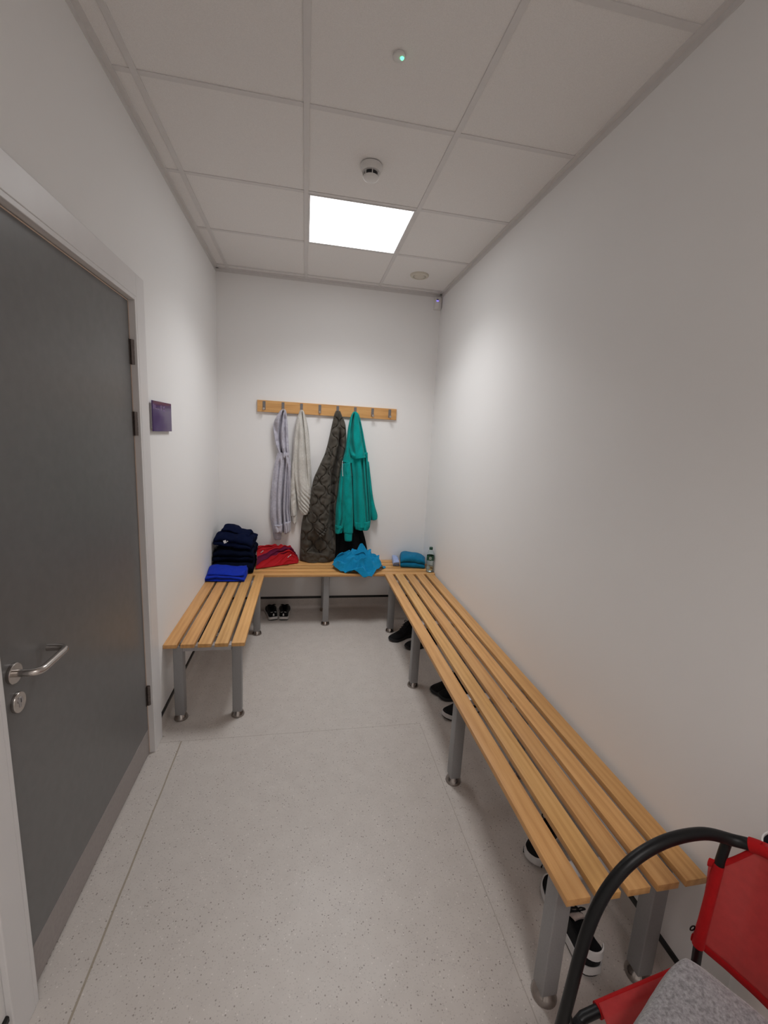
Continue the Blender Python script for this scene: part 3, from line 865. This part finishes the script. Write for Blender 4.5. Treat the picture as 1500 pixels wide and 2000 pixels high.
# navy pile in the corner: three garments
xf = place(.162, -.385, Z0, .02)
o = folded('folded_clothing', 'navy_dark', .325, .33, 3, .025, xf, seed=2, origin=(.165, -.25, Z0), rough_amp=.008)
tag(o, 'dark navy folded clothing at the bottom of the corner pile', 'clothing', 'folded navy clothes in the corner')
xf = place(.160, -.350, Z0 + .084, -.02, tilt_x=.02)
o = folded('folded_sweatshirt', 'navy_dark', .315, .30, 2, .044, xf, seed=5, origin=(.165, -.22, Z0 + .084), rough_amp=.017)
tag(o, 'navy folded sweatshirt in the middle of the corner pile', 'sweatshirt', 'folded navy clothes in the corner')
rt = thing('folded_jumper', (.165, -.22, Z0 + .19), 'navy rolled-up jumper with small white badge on top of the corner pile', 'jumper', 'folded navy clothes in the corner')
xf = place(.158, -.335, Z0 + .196, -.06, tilt_x=.10, tilt_y=.14)
folded('body', 'navy', .295, .25, 2, .036, xf, rt, seed=8, rough_amp=.016, sag=lambda a, b: .022 * sin(pi * min(1, b * 1.3)))
xg = place(.165, -.262, Z0 + .272, -.10, tilt_x=.1, tilt_y=.27)
folded('collar', 'navy', .22, .14, 2, .020, xg, rt, seed=12, rough_amp=.014, sag=lambda a, b: .015 * sin(pi * b))
bp = xf(Vector((-.055, -.018, .052)))
g = G().box(-.013, .008, -.0015, .0015, -.012, .012, .001); bm_ = Matrix.Translation(bp) @ Matrix.Rotation(-.35, 4, 'Y')
g.v = [tuple(bm_ @ Vector(v)) for v in g.v]
g2 = G().box(.013, .021, -.0015, .0015, -.007, .001, .001); g2.v = [tuple(bm_ @ Vector(v)) for v in g2.v]; g.add(g2.v, g2.f)
build('badge', g, 'white_badge', rt)['label'] = 'small white embroidered badge'

# royal blue T-shirt folded in front of the pile
rt = thing('folded_t_shirt', (.14, -.46, Z0), 'royal blue folded T-shirt on the short bench in front of the navy pile', 'T-shirt')
xf = place(.142, -.580, Z0, -.03, tilt_x=.0)
folded('body', 'royal', .285, .150, 2, .017, xf, rt, seed=21, rough_amp=.006, sag=lambda a, b: .045 * sstep(.15, 1, b) + .006 * sin(5 * a + 2 * b))
folded('top_fold', 'royal', .268, .136, 1, .011, place(.146, -.556, Z0 + .040, -.03, tilt_x=.26), rt, seed=23, rough_amp=.006, sag=lambda a, b: .008 * sin(6 * a))


# red shirt: soft heap flattening to the right, stripes of cloth running obliquely
def red_points(N=90, Mr=70):
    P = []
    for j in range(Mr):
        for i in range(N):
            u, v = i / (N - 1), j / (Mr - 1)
            x = .335 + .338 * u; y0 = -.285 + .165 * u; y1 = -.035 + .01 * u
            ed = min(1, 4.5 * (1 - u)) ** .5 * min(1, 3.2 * v) ** .5 * min(1, 3.2 * (1 - v)) ** .5
            y = y0 + (y1 - y0) * v
            h = (.155 - .045 * u + .02 * sin(pi * u)) * min(1, .35 + .95 * v) * ed * (1 - .35 * sstep(.55, 1, v))
            q = (v - .55 * u) * 21 + 2.4 * nz(u * 3, v * 3, 4.4)
            fold = (abs(sin(q)) ** .6 - .6) * .040 * ed
            fold += .016 * nz(u * 9, v * 5, 1.7) * ed
            if u > .72: fold += (abs(sin(u * 55 + v * 9)) ** .7 - .5) * .016 * ed * sstep(.72, .85, u)
            bulge = .016 * ed * sin(q * .5)
            P.append(Vector((x + .012 * nz(v * 4, 3.3, u), y - bulge * .5 + .010 * ed * sin(2 * q), Z0 + .004 + max(0, h + fold))))
    # underside closes the heap on the bench
    return P


rt = thing('sports_shirt', (.47, -.14, Z0), 'crumpled red sports shirt with maroon band beside the navy pile', 'shirt')
N_, M_ = 90, 70
pts = red_points(N_, M_)
o = sheet('body', pts, N_, M_, 'red_shirt', rt, thick=.004, origin=(.47, -.14, Z0))
ul = o.data.uv_layers[0]
for lp in o.data.loops:
    i = lp.vertex_index; u, v = (i % N_) / (N_ - 1), (i // N_) / (M_ - 1)
    ul.data[lp.index].uv = (u, v - .55 * u + .42)
for (u, v, l) in ((.10, .36, .02), (.74, .16, .012), (.78, .19, .012)):
    c = pts[int(v * (M_ - 1)) * N_ + int(u * (N_ - 1))] + Vector((0, -.004, .004))
    build('stitched_tag', G().tube([c, c + Vector((l, -.002, l * .9))], .0035, 6), 'white_badge', rt)['label'] = 'small white tag'

# turquoise crumpled shirt
HEAP_N, HEAP_M = 120, 100
heap = heap_points(HEAP_N, HEAP_M)
rt = tag(sheet('crumpled_shirt', heap, HEAP_N, HEAP_M, 'turq', None, thick=.0035, origin=(1.18, -.25, Z0)), 'crumpled bright blue shirt heaped on the far bench under the teal hoodie', 'shirt')

# petrol folded shirt over a pale blue one
rt = thing('folded_shirt', (1.67, -.16, Z0), 'petrol blue folded shirt with silver patch beside the water bottle', 'shirt')
xf = place(1.672, -.268, Z0 + .002, -.20)
folded('body', 'petrol', .222, .225, 2, .040, xf, rt, seed=31, rough_amp=.010, sag=lambda a, b: .035 * sin(pi * clamp(b * .9 + .1)) * (1 - .4 * a) - .012 * sstep(.6, 1, a))
pb_ = rt.children[0]; ey = (R @ Vector(((810 - 750) / FPX, 1, -(1094 - 1000) / FPX))).normalized(); best_ = None
for vt in pb_.data.vertices:                                       # the spot of the folded front where the patch is sewn
    wv_ = vt.co + ORI[pb_.name]; q_ = wv_ - CAM; dd_ = (q_ - ey * q_.dot(ey)).length
    if dd_ < .02 and (best_ is None or dd_ + .25 * q_.length < best_[0]): best_ = (dd_ + .25 * q_.length, wv_, vt.normal.copy())
nn = (best_[2] + Vector((-.1, -.5, .35))).normalized(); g = G().box(-.018, .018, -.018, .018, -.001, .001, .0008)
mt = Matrix.Translation(best_[1] + nn * .010) @ nn.to_track_quat('Z', 'Y').to_matrix().to_4x4() @ Matrix.Rotation(.6, 4, 'Z')
g.v = [tuple(mt @ Vector(v)) for v in g.v]
build('patch', g, 'silver_tag', rt)['label'] = 'silver grey square patch'
xf = place(1.533, -.205, Z0, -.14)
o = folded('folded_shirt', 'paleblue', .055, .20, 3, .016, xf, seed=37, origin=(1.56, -.12, Z0), rough_amp=.008)
tag(o, 'pale blue folded shirt peeping out left of the petrol blue shirt', 'shirt')

# water bottle
bx, by = 1.797, -.362
t = thing('water_bottle', (bx, by, Z0), 'clear plastic water bottle with dark green cap and label', 'bottle')
prof = [(0, .004), (.022, 0), (.029, .003), (.0315, .010), (.0315, .05), (.0290, .056), (.0315, .062), (.0315, .078), (.0292, .084), (.0315, .090), (.0315, .150), (.030, .162), (.024, .180), (.0155, .194), (.0125, .199), (.0125, .206)]
inner = [(max(r - .0012, 0), h + (.0012 if i < 2 else 0)) for i, (r, h) in enumerate(prof)][::-1]
build('shell', G().lathe(prof + inner, bx, by, Z0, 32, cap=False), 'pet', t, smooth=60)
build('water', G().lathe([(0, .0062), (.020, .0030), (.0272, .0055), (.0296, .011), (.0296, .048), (.0274, .053), (0, .053)], bx, by, Z0, 28, cap=False), 'water', t, smooth=50)
build('cap', G().lathe([(.0148, .199), (.0152, .201), (.0152, .218), (.0138, .2205), (0, .2205)], bx, by, Z0, 28, cap=False), 'bottle_green', t, smooth=40)
lb = build('label', G().lathe([(.0320, .106), (.0320, .148), (.0317, .148), (.0317, .106)], bx, by, Z0, 40, cap=False), 'label_green', t, smooth=40)
g = G(); av = math.atan2(CAM.y - by, CAM.x - bx)
def on_label(a, z): return (bx + .0324 * cos(av + a), by + .0324 * sin(av + a), Z0 + z)
ring_ = [on_label(.30 * cos(k * pi / 8), .130 + .0105 * sin(k * pi / 8)) for k in range(17)]
g.tube(ring_, .0011, 6, cap=False)
g.tube([on_label(-.1, .130), on_label(.12, .130)], .0012, 6); g.tube([on_label(0, .124), on_label(0, .136)], .0012, 6)
g.tube([on_label(-.42, .1125), on_label(.42, .1125)], .0012, 6)
build('emblem', g, 'white_badge', lb)['label'] = 'white emblem on the label'


# ================================================================== SHOES
def shoe(loc, ang, label, L=.275, Wd=1.0, mid='rubber', heel_tab=None, laces=True, upper='shoe_black', collar_h=.085, sole_h=(.030, .020), group=None, lining='shoe_black', name='shoe', flip=1, cat='shoe', grooves=False, straps=False):
    t = thing(name, loc, label, cat, group); t.rotation_euler = (0, 0, ang); ORI[t.name] = Vector((0, 0, 0))
    def hw(u):
        b = catw(u); e = 1.
        if u < .10: e = sqrt(max(0, 1 - ((.10 - u) / .10) ** 2.2))
        if u > .80: e = sqrt(max(0, 1 - ((u - .80) / .20) ** 2.3))
        return b * e * Wd
    def catw(u):
        k = [(.0, .033), (.12, .0345), (.30, .0335), (.45, .034), (.62, .043), (.75, .047), (.88, .045), (1, .040)]
        for (a, x), (b, y) in zip(k, k[1:]):
            if u <= b: return x + (y - x) * sstep(a, b, u)
        return .04
    def bend(u): return flip * .012 * (sstep(.35, 1, u) - .3 * sstep(.8, 1, u))
    def sh(u): return sole_h[0] + (sole_h[1] - sole_h[0]) * sstep(.2, .7, u)
    def z0(u): return .012 * max(0, (u - .72) / .28) ** 2 + .006 * max(0, (.06 - u) / .06) ** 2
    US = [0.001, .01, .025, .05, .08, .12, .17, .23, .30, .37, .44, .51, .58, .65, .71, .77, .82, .87, .91, .945, .97, .988, .999]
    # sole pieces
    def slab(za, zb, grow0, grow1, mat, nm):
        g = G(); P = []
        for u in US:
            w = hw(u); ring = []
            for (sgn, zf, gr) in ((-1, za, grow0), (-1, zb, grow1), (1, zb, grow1), (1, za, grow0)):
                z = z0(u) + (zb if zf == zb else za) * (sh(u) if True else 1)
                ring.append((u * L + (0 if .05 < u < .95 else (gr if u > .5 else -gr)), sgn * (w + gr) + bend(u), z))
            P.append(ring)
        n = 4
        g.v = [q for r_ in P for q in r_]
        g.f = [(i * n + k, i * n + (k + 1) % n, (i + 1) * n + (k + 1) % n, (i + 1) * n + k) for i in range(len(P) - 1) for k in range(n)] + [(0, 1, 2, 3), tuple((len(P) - 1) * n + k for k in range(4))]
        return build(nm, g, mat, t, smooth=40)
    slab(0, .28, .000, .002, 'rubber' if mid != 'rubber' and not grooves else mid, 'outsole')
    ms = slab(.28, 1.0, .0035, .002, mid, 'midsole')
    if grooves:
        g = G()
        for k in range(9):
            u = .48 + k * .055
            for s_ in (-1, 1):
                g.box(u * L - .0015, u * L + .0015, s_ * (hw(u) + .001) + bend(u) - .0035, s_ * (hw(u) + .001) + bend(u) + .0035, z0(u), z0(u) + .45 * sh(u))
        build('groove', g, 'rubber', ms)
    # upper
    def top(u):
        k = [(0, collar_h + .006), (.06, collar_h), (.16, collar_h - .014), (.28, collar_h - .010), (.38, collar_h - .004), (.48, collar_h - .014), (.60, .060), (.75, .045), (.9, .036), (1, .028)]
        for (a, x), (b, y) in zip(k, k[1:]):
            if u <= b: return x + (y - x) * (u - a) / (b - a)
        return .03
    P = []; ns = 22
    for u in US:
        w = hw(u) * .97; zb = z0(u) + sh(u) - .002; zt = max(top(u) + .004, zb + .004)
        e = 1.
        if u > .86: e = sqrt(max(.02, 1 - ((u - .86) / .145) ** 2))
        zt = zb + (zt - zb) * e
        op = sstep(.018, .045, u) * (1 - sstep(.36, .44, u))
        ring = []
        for k in range(ns + 1):
            a = pi * k / ns; s_ = -cos(a)                      # -1 .. 1 across
            # closed dome
            yy = abs(s_) ** .8 * (1 if s_ > 0 else -1) * w; zz = zb + (zt - zb) * (sin(a) ** .62)
            # open collar: wall up, lip, then down inside
            q = abs(s_)
            if q > .62: r1 = (q - .62) / .38; yo = w * (.74 + .26 * r1 ** .6); zo = zb + (zt - zb) * (1 - r1 ** 2)
            elif q > .5: r1 = (q - .5) / .12; yo = w * (.60 + .14 * r1); zo = zt - .004 * (1 - r1)
            else: r1 = q / .5; yo = w * .60 * r1; zo = zb + .006 + (zt - .004 - zb - .006) * r1 ** 5
            yo *= 1 if s_ > 0 else -1
            ring.append((u * L + (-.004 * (zz - zb) / .08 if u < .1 else 0), yy * (1 - op) + yo * op + bend(u), zz * (1 - op) + zo * op))
        P.append(ring)
    g = G(); g.grid(P); n0 = len(P[0])
    g.f.append(tuple(range(n0))); g.f.append(tuple((len(P) - 1) * n0 + k for k in range(n0)))
    uo = build('upper', g, upper, t, smooth=180); subsurf(uo, 1)
    # tongue and laces
    tg = G(); TP = []
    for k in range(9):
        v = k / 8; u = .36 + .24 * v
        zt = top(u) + .008 + .022 * (1 - v) ** 2; xx = u * L - .018 * (1 - v)
        TP.append([(xx, (c) * .021 + bend(u), zt - .006 * c * c) for c in (-1, -.5, 0, .5, 1)] + [(xx, c * .021 + bend(u), zt - .006 - .006 * c * c) for c in (1, .5, 0, -.5, -1)])
    tg.grid([r_ + [r_[0]] for r_ in TP]); build('tongue', tg, lining if lining != 'shoe_black' else upper, t, smooth=60)
    if laces:
        lg = G()
        for k in range(5):
            u = .40 + .045 * k; zt = top(u) + .013
            lg.tube([(u * L, -.026 + bend(u), zt - .012), (u * L + .002, -.012 + bend(u), zt), (u * L + .004, .012 + bend(u), zt), (u * L + .006, .026 + bend(u), zt - .012)], .0028, 6)
        u = .40; zt = top(u) + .016
        for s_ in (-1, 1):
            lp = [(u * L, bend(u), zt), (u * L - .006, s_ * .018, zt + .010), (u * L, s_ * .034, zt + .004), (u * L + .008, s_ * .022, zt), (u * L, bend(u), zt)]
            lg.tube(catmull(lp, 16), .0024, 6)
        build('laces', lg, upper, t, smooth=60)
    if heel_tab:
        hg = G()
        for k in range(7):
            pass
        if heel_tab == 'strap':
            HP = []
            for k in range(11):
                a = -1.2 + 2.4 * k / 10; r_ = .0345
                HP.append([(.032 - .039 * cos(a), r_ * 1.08 * sin(a), collar_h - .016 + .000 * a), (.033 - .037 * cos(a), r_ * 1.04 * sin(a), collar_h + .010), (.034 - .033 * cos(a), r_ * .98 * sin(a), collar_h + .010), (.034 - .034 * cos(a), r_ * sin(a), collar_h - .016)])
            hg.grid([q + [q[0]] for q in HP])
        else:
            zc = collar_h - .030
            hg.box(-.0062, -.0015, -.0060, .0060, zc - .010, zc + .010, .002)
            hg.v = [(x, y * (1 - (z - zc) * 18), z) for x, y, z in hg.v]
        build('heel_tab', hg, 'sole_white', t, smooth=40)['label'] = 'white heel tab'
        if heel_tab == 'reflective':
            build('pull_loop', G().tube([(.002, -.004, collar_h + .004), (-.004, -.004, collar_h + .012), (-.004, .004, collar_h + .012), (.002, .004, collar_h + .004)], .0025, 6), upper, t)
            eg = G()
            for s_ in (-1, 1): eg.tube([(-.0015, s_ * .006, collar_h - .006), (.004, s_ * .020, collar_h - .010), (.018, s_ * .030, collar_h - .016)], .0018, 6)
            build('piping', eg, 'sole_white', t)['label'] = 'white piping round the heel'
    if straps:
        for s_ in (-1, 1):
            sg = G()
            pts = [(.30 * L + k * .012, s_ * (hw(.30 + k * .044) + .0016) * (.97 - .06 * k) + bend(.3 + k * .044), .036 + k * .0085) for k in range(6)]
            sg.tube(pts, .0045, 8, flat=.4); build('side_stripe', sg, 'sole_white', t, smooth=60)['label'] = 'white side stripe'
    return t


# pair of trainers under the far bench, heels to the viewer
shoe((.478, -.268, 0), pi / 2 + .22, 'black trainer with white sole under the far bench, left one of the pair', mid='sole_white', Wd=1.12, heel_tab='reflective', group='trainers under the far bench', name='trainer', flip=-1, cat='trainer')
shoe((.560, -.272, 0), pi / 2 - .05, 'black trainer with white sole under the far bench, right one of the pair', mid='sole_white', Wd=1.12, heel_tab='reflective', group='trainers under the far bench', name='trainer', cat='trainer')
# two black shoes near the far end of the long bench
shoe((1.655, -.600, 0), pi + .36, 'plain black lace-up shoe under the long bench, nearest the far corner leg', collar_h=.112, group='black shoes under the long bench')
shoe((1.765, -.765, 0), pi + .30, 'plain black shoe half hidden by the second leg of the long bench', collar_h=.112, group='black shoes under the long bench', flip=-1)
# group by the third leg
shoe((1.785, -1.375, 0), pi + .10, 'black shoe beside two others under the middle of the long bench, farthest of the three', L=.255, collar_h=.095, group='black shoes under the long bench')
shoe((1.800, -1.470, 0), pi + .03, 'black shoe in the middle of three under the long bench', L=.235, Wd=.92, collar_h=.09, group='black shoes under the long bench', flip=-1)
shoe((1.785, -1.590, 0), pi + .22, 'black shoe with thick white sole behind the third leg of the long bench', L=.26, mid='sole_white', collar_h=.09, sole_h=(.036, .032), group='black shoes under the long bench', name='trainer', cat='trainer')
# pair at the near end
shoe((1.805, -2.400, 0), pi + .52, 'black trainer with ridged white sole, its toe poking out from under the long bench', L=.245, mid='sole_white', grooves=True, sole_h=(.036, .034), group='black and white trainers at the near end', name='trainer', cat='trainer')
shoe((1.612, -2.886, 0), pi / 2 - .02, 'black trainer with white heel strap behind the nearest leg of the long bench', L=.285, mid='sole_white', heel_tab='strap', collar_h=.088, sole_h=(.038, .026), group='black and white trainers at the near end', lining='sock_lining', name='trainer', cat='trainer', flip=-1)

# ================================================================== CHAIR
YC = -3.42
t = thing('chair', (1.45, YC, 0), 'black tubular armchair with red mesh back and seat at the end of the long bench', 'chair')
far_ = [(1.215, -3.165, 0), (1.228, -3.175, .20), (1.252, -3.182, .43), (1.289, -3.170, .653), (1.350, -3.158, .755), (1.439, -3.150, .803), (1.545, -3.146, .810), (1.612, -3.163, .802), (1.640, -3.205, .818), (1.655, -3.29, .835), (1.660, YC, .842)]
mir = lambda q: (q[0], 2 * YC - q[1], q[2])
hoop = far_ + [mir(q) for q in far_[-2::-1]]
build('frame', G().tube(catmull(hoop, 150), .0118, 16), 'tube', t, smooth=60)['label'] = 'black bent tube forming arms, front legs and back rail'
for s_ in (1, -1):
    mm = (lambda q: q) if s_ == 1 else mir
    build('back_post', G().tube([mm(q) for q in [(1.612, -3.152, .80), (1.606, -3.150, .72), (1.600, -3.150, .52), (1.604, -3.152, .44), (1.640, -3.155, .20), (1.672, -3.158, 0)]], .0094, 14), 'tube', t, smooth=60)
    build('seat_rail', G().tube([mm(q) for q in [(1.281, -3.186, .395), (1.290, -3.178, .408), (1.31, -3.172, .416), (1.40, -3.166, .430), (1.50, -3.160, .442), (1.602, -3.152, .452)]], .0108, 14), 'tube', t, smooth=60)
    build('brace', G().tube([mm(q) for q in [(1.2575, -3.181, .478), (1.266, -3.186, .450), (1.279, -3.187, .414), (1.283, -3.187, .402)]], .0045, 10), 'tube', t, smooth=60)
    build('rubber_foot', G().lathe([(0, 0), (.018, 0), (.018, .02), (.0155, .024)], *mm((1.215, -3.165, 0)), 18), 'rubber', t, smooth=40)
build('seat_bar', G().tube([(1.300, -3.172, .412), (1.285, -3.25, .405), (1.280, YC, .400), mir((1.285, -3.25, .405)), mir((1.300, -3.172, .412))], .0110, 12), 'tube', t, smooth=60)


def back_pt(a, v):
    """a: 0 far post .. 1 near post ; v: 0 bottom .. 1 top"""
    k = [(1.594, -3.140), (1.605, -3.158), (1.640, -3.195), (1.662, -3.25), (1.672, -3.33), (1.676, YC)]
    q = a * 2 if a <= .5 else (1 - a) * 2
    c = CB[int(q * 40)]
    x, y = c.x, c.y
    if a > .5: y = 2 * YC - y
    zb = .520 - .022 * sstep(0, .5, q); zt = .722 + .105 * clamp((q - .05) / .40) ** 2 + .018 * q
    z = zb + (zt - zb) * v
    return Vector((x - .012 * v * sstep(.1, .5, q) + .008 * sin(pi * v), y, z))


CB = catmull([(1.594, -3.138, 0), (1.612, -3.158, 0), (1.640, -3.192, 0), (1.662, -3.25, 0), (1.673, -3.33, 0), (1.677, YC, 0)], 41)
P = [[back_pt(i / 80, j / 24) for j in range(25)] for i in range(81)]
bk = build('backrest', G().grid(P), 'red_mesh', t, smooth=180, fix=False)
md = bk.modifiers.new('thickness', 'SOLIDIFY'); md.thickness = .0016
# sleeves and hems
hem = G()
hem.grid([[ (p_.x, p_.y, p_.z) for p_ in [back_pt(i / 80, 0) + Vector((0, 0, .011 * cos(a))) + Vector((.0028 * sin(a), 0, 0)) for a in [2 * pi * k / 8 for k in range(9)]]] for i in range(81)])
hem.grid([[ (p_.x, p_.y, p_.z) for p_ in [back_pt(i / 80, 1) + Vector((0, 0, .011 * cos(a))) + Vector((.0030 * sin(a), 0, 0)) for a in [2 * pi * k / 8 for k in range(9)]]] for i in range(18)])
hem.grid([[ (p_.x, p_.y, p_.z) for p_ in [back_pt(1 - i / 80, 1) + Vector((0, 0, .011 * cos(a))) + Vector((.0030 * sin(a), 0, 0)) for a in [2 * pi * k / 8 for k in range(9)]]] for i in range(15)])
build('hem', hem, 'red_hem', bk, smooth=60, fix=False)
for mm in ((lambda q: q), mir):
    sv = G().tube([mm(q) for q in [(1.6065, -3.150, .728), (1.605, -3.150, .70), (1.6025, -3.150, .62), (1.600, -3.150, .54), (1.600, -3.150, .512)]], [.0102, .0106, .0108, .0110, .0118], 16)
    build('post_sleeve', sv, 'red_hem', bk, smooth=60)
hs_ = catmull(hoop, 150); sel = [q for q in hs_ if q.x > 1.628 and q.z > .80]
build('rail_sleeve', G().tube(sel, .0140, 16), 'red_hem', bk, smooth=60)
build('lashing', G().lathe([(.006, -.0015), (.008, 0), (.006, .0015), (.004, 0), (.006, -.0015)], 1.590, -3.1385, .545, 12, 'y', cap=False), 'tube', bk)
# seat sling
P = []
for i in range(31):
    u = i / 30; x = 1.345 + .245 * u; zr = .423 + .030 * u; row = []
    for j in range(41):
        v = j / 40; y = -3.170 + .014 * u + (2 * (YC + 3.163)) * v
        row.append((x, y, zr + .0135 - .045 * sin(pi * v) ** .8 + .006))
    P.append(row)
st = build('seat', G().grid(P), 'red_mesh', t, smooth=180, fix=False); md = st.modifiers.new('thickness', 'SOLIDIFY'); md.thickness = .0016
for mm in ((lambda q: q), mir):
    sv = G().tube([mm(q) for q in [(1.345, -3.170, .4225), (1.43, -3.164, .434), (1.51, -3.159, .4435), (1.588, -3.153, .451)]], [.0142, .0132, .0132, .0134], 16)
    build('rail_sleeve', sv, 'red_hem', st, smooth=60)

# grey fleece on the seat
C0 = Vector((1.528, -3.163, 0)); A_ = Vector((-.911, -.412, 0)); B_ = Vector((.52, -.854, 0)).normalized()
def fleece():
    nx, ny = 60, 50; top_, bot = [], []
    for i in range(nx):
        for_t, for_b = [], []
        for j in range(ny):
            a, b = i / (nx - 1), j / (ny - 1)
            ea = 1 - abs(2 * a - 1) ** 14; eb = 1 - abs(2 * b - 1) ** 14
            rr = .020 * (1 - min(ea, eb))
            aa, bb = 2 * a - 1, 2 * b - 1; kk = 1 - .16 * (aa * bb) ** 4 * (1 if a < .5 else .6); pa = .17 + .17 * aa * kk; pb = .125 + .125 * bb * kk
            q = C0 + A_ * pa + B_ * pb
            w = .006 * nz(q.x * 9, q.y * 9, 2.2) + .003 * nz(q.x * 30, q.y * 30, 5.2)
            z = .562 + w - rr * 1.9 - .016 * a - .020 * sstep(.6, 1, a) + .004 * sin(9 * a + 4 * b)
            zb_ = .456 - .02 * a + .026 * (1 - min(ea, eb))
            for_t.append((q.x, q.y, z)); for_b.append((q.x, q.y, zb_))
        top_.append(for_t); bot.append(for_b)
    g = G(); g.grid(top_); o = len(g.v); g.grid(bot)
    def vi(i, j, s): return (o if s else 0) + i * ny + j
    for i in range(nx - 1):
        for j in (0, ny - 1): g.f.append((vi(i, j, 0), vi(i + 1, j, 0), vi(i + 1, j, 1), vi(i, j, 1)))
    for j in range(ny - 1):
        for i in (0, nx - 1): g.f.append((vi(i, j, 0), vi(i, j + 1, 0), vi(i, j + 1, 1), vi(i, j, 1)))
    return g


o = build('folded_blanket', fleece(), 'grey_blanket', None, smooth=180, origin=(1.45, -3.35, .45)); subsurf(o, 1)
tag(o, 'mottled grey fleece blanket folded on the red chair seat', 'blanket')

# slim white tub standing between the chair and the wall
t = thing('tub', (1.766, -3.19, 0), 'slim tall white tub with dark inside standing behind the red chair', 'container')
build('body', G().lathe([(0, 0), (.055, 0), (.058, .004), (.0645, .752), (.0665, .755), (.0665, .762), (.0635, .763), (.0625, .757), (.056, .02), (0, .018)], 1.766, -3.19, 0, 40, cap=False), 'white_plastic', t, smooth=40)
build('liner', G().lathe([(.0632, .7585), (.0615, .752), (.0545, .03), (0, .028), (0, .030), (.0535, .032), (.060, .752), (.0628, .7590)], 1.766, -3.19, 0, 40, cap=False), 'black_plastic', t, smooth=40)

# ================================================================== WORLD AND OUTPUT
w = bpy.data.worlds.new('world'); S.world = w; w.use_nodes = True
w.node_tree.nodes['Background'].inputs[0].default_value = (.02, .02, .02, 1)
S.view_settings.view_transform = 'Standard'; S.view_settings.look = 'None'; S.view_settings.gamma = 1
S.view_settings.use_curve_mapping = False; S.view_settings.exposure = 0
for o in list(bpy.data.objects):
    if o.type == 'MESH' and o.parent is None and 'label' not in o and 'kind' not in o: print('UNTAGGED', o.name)
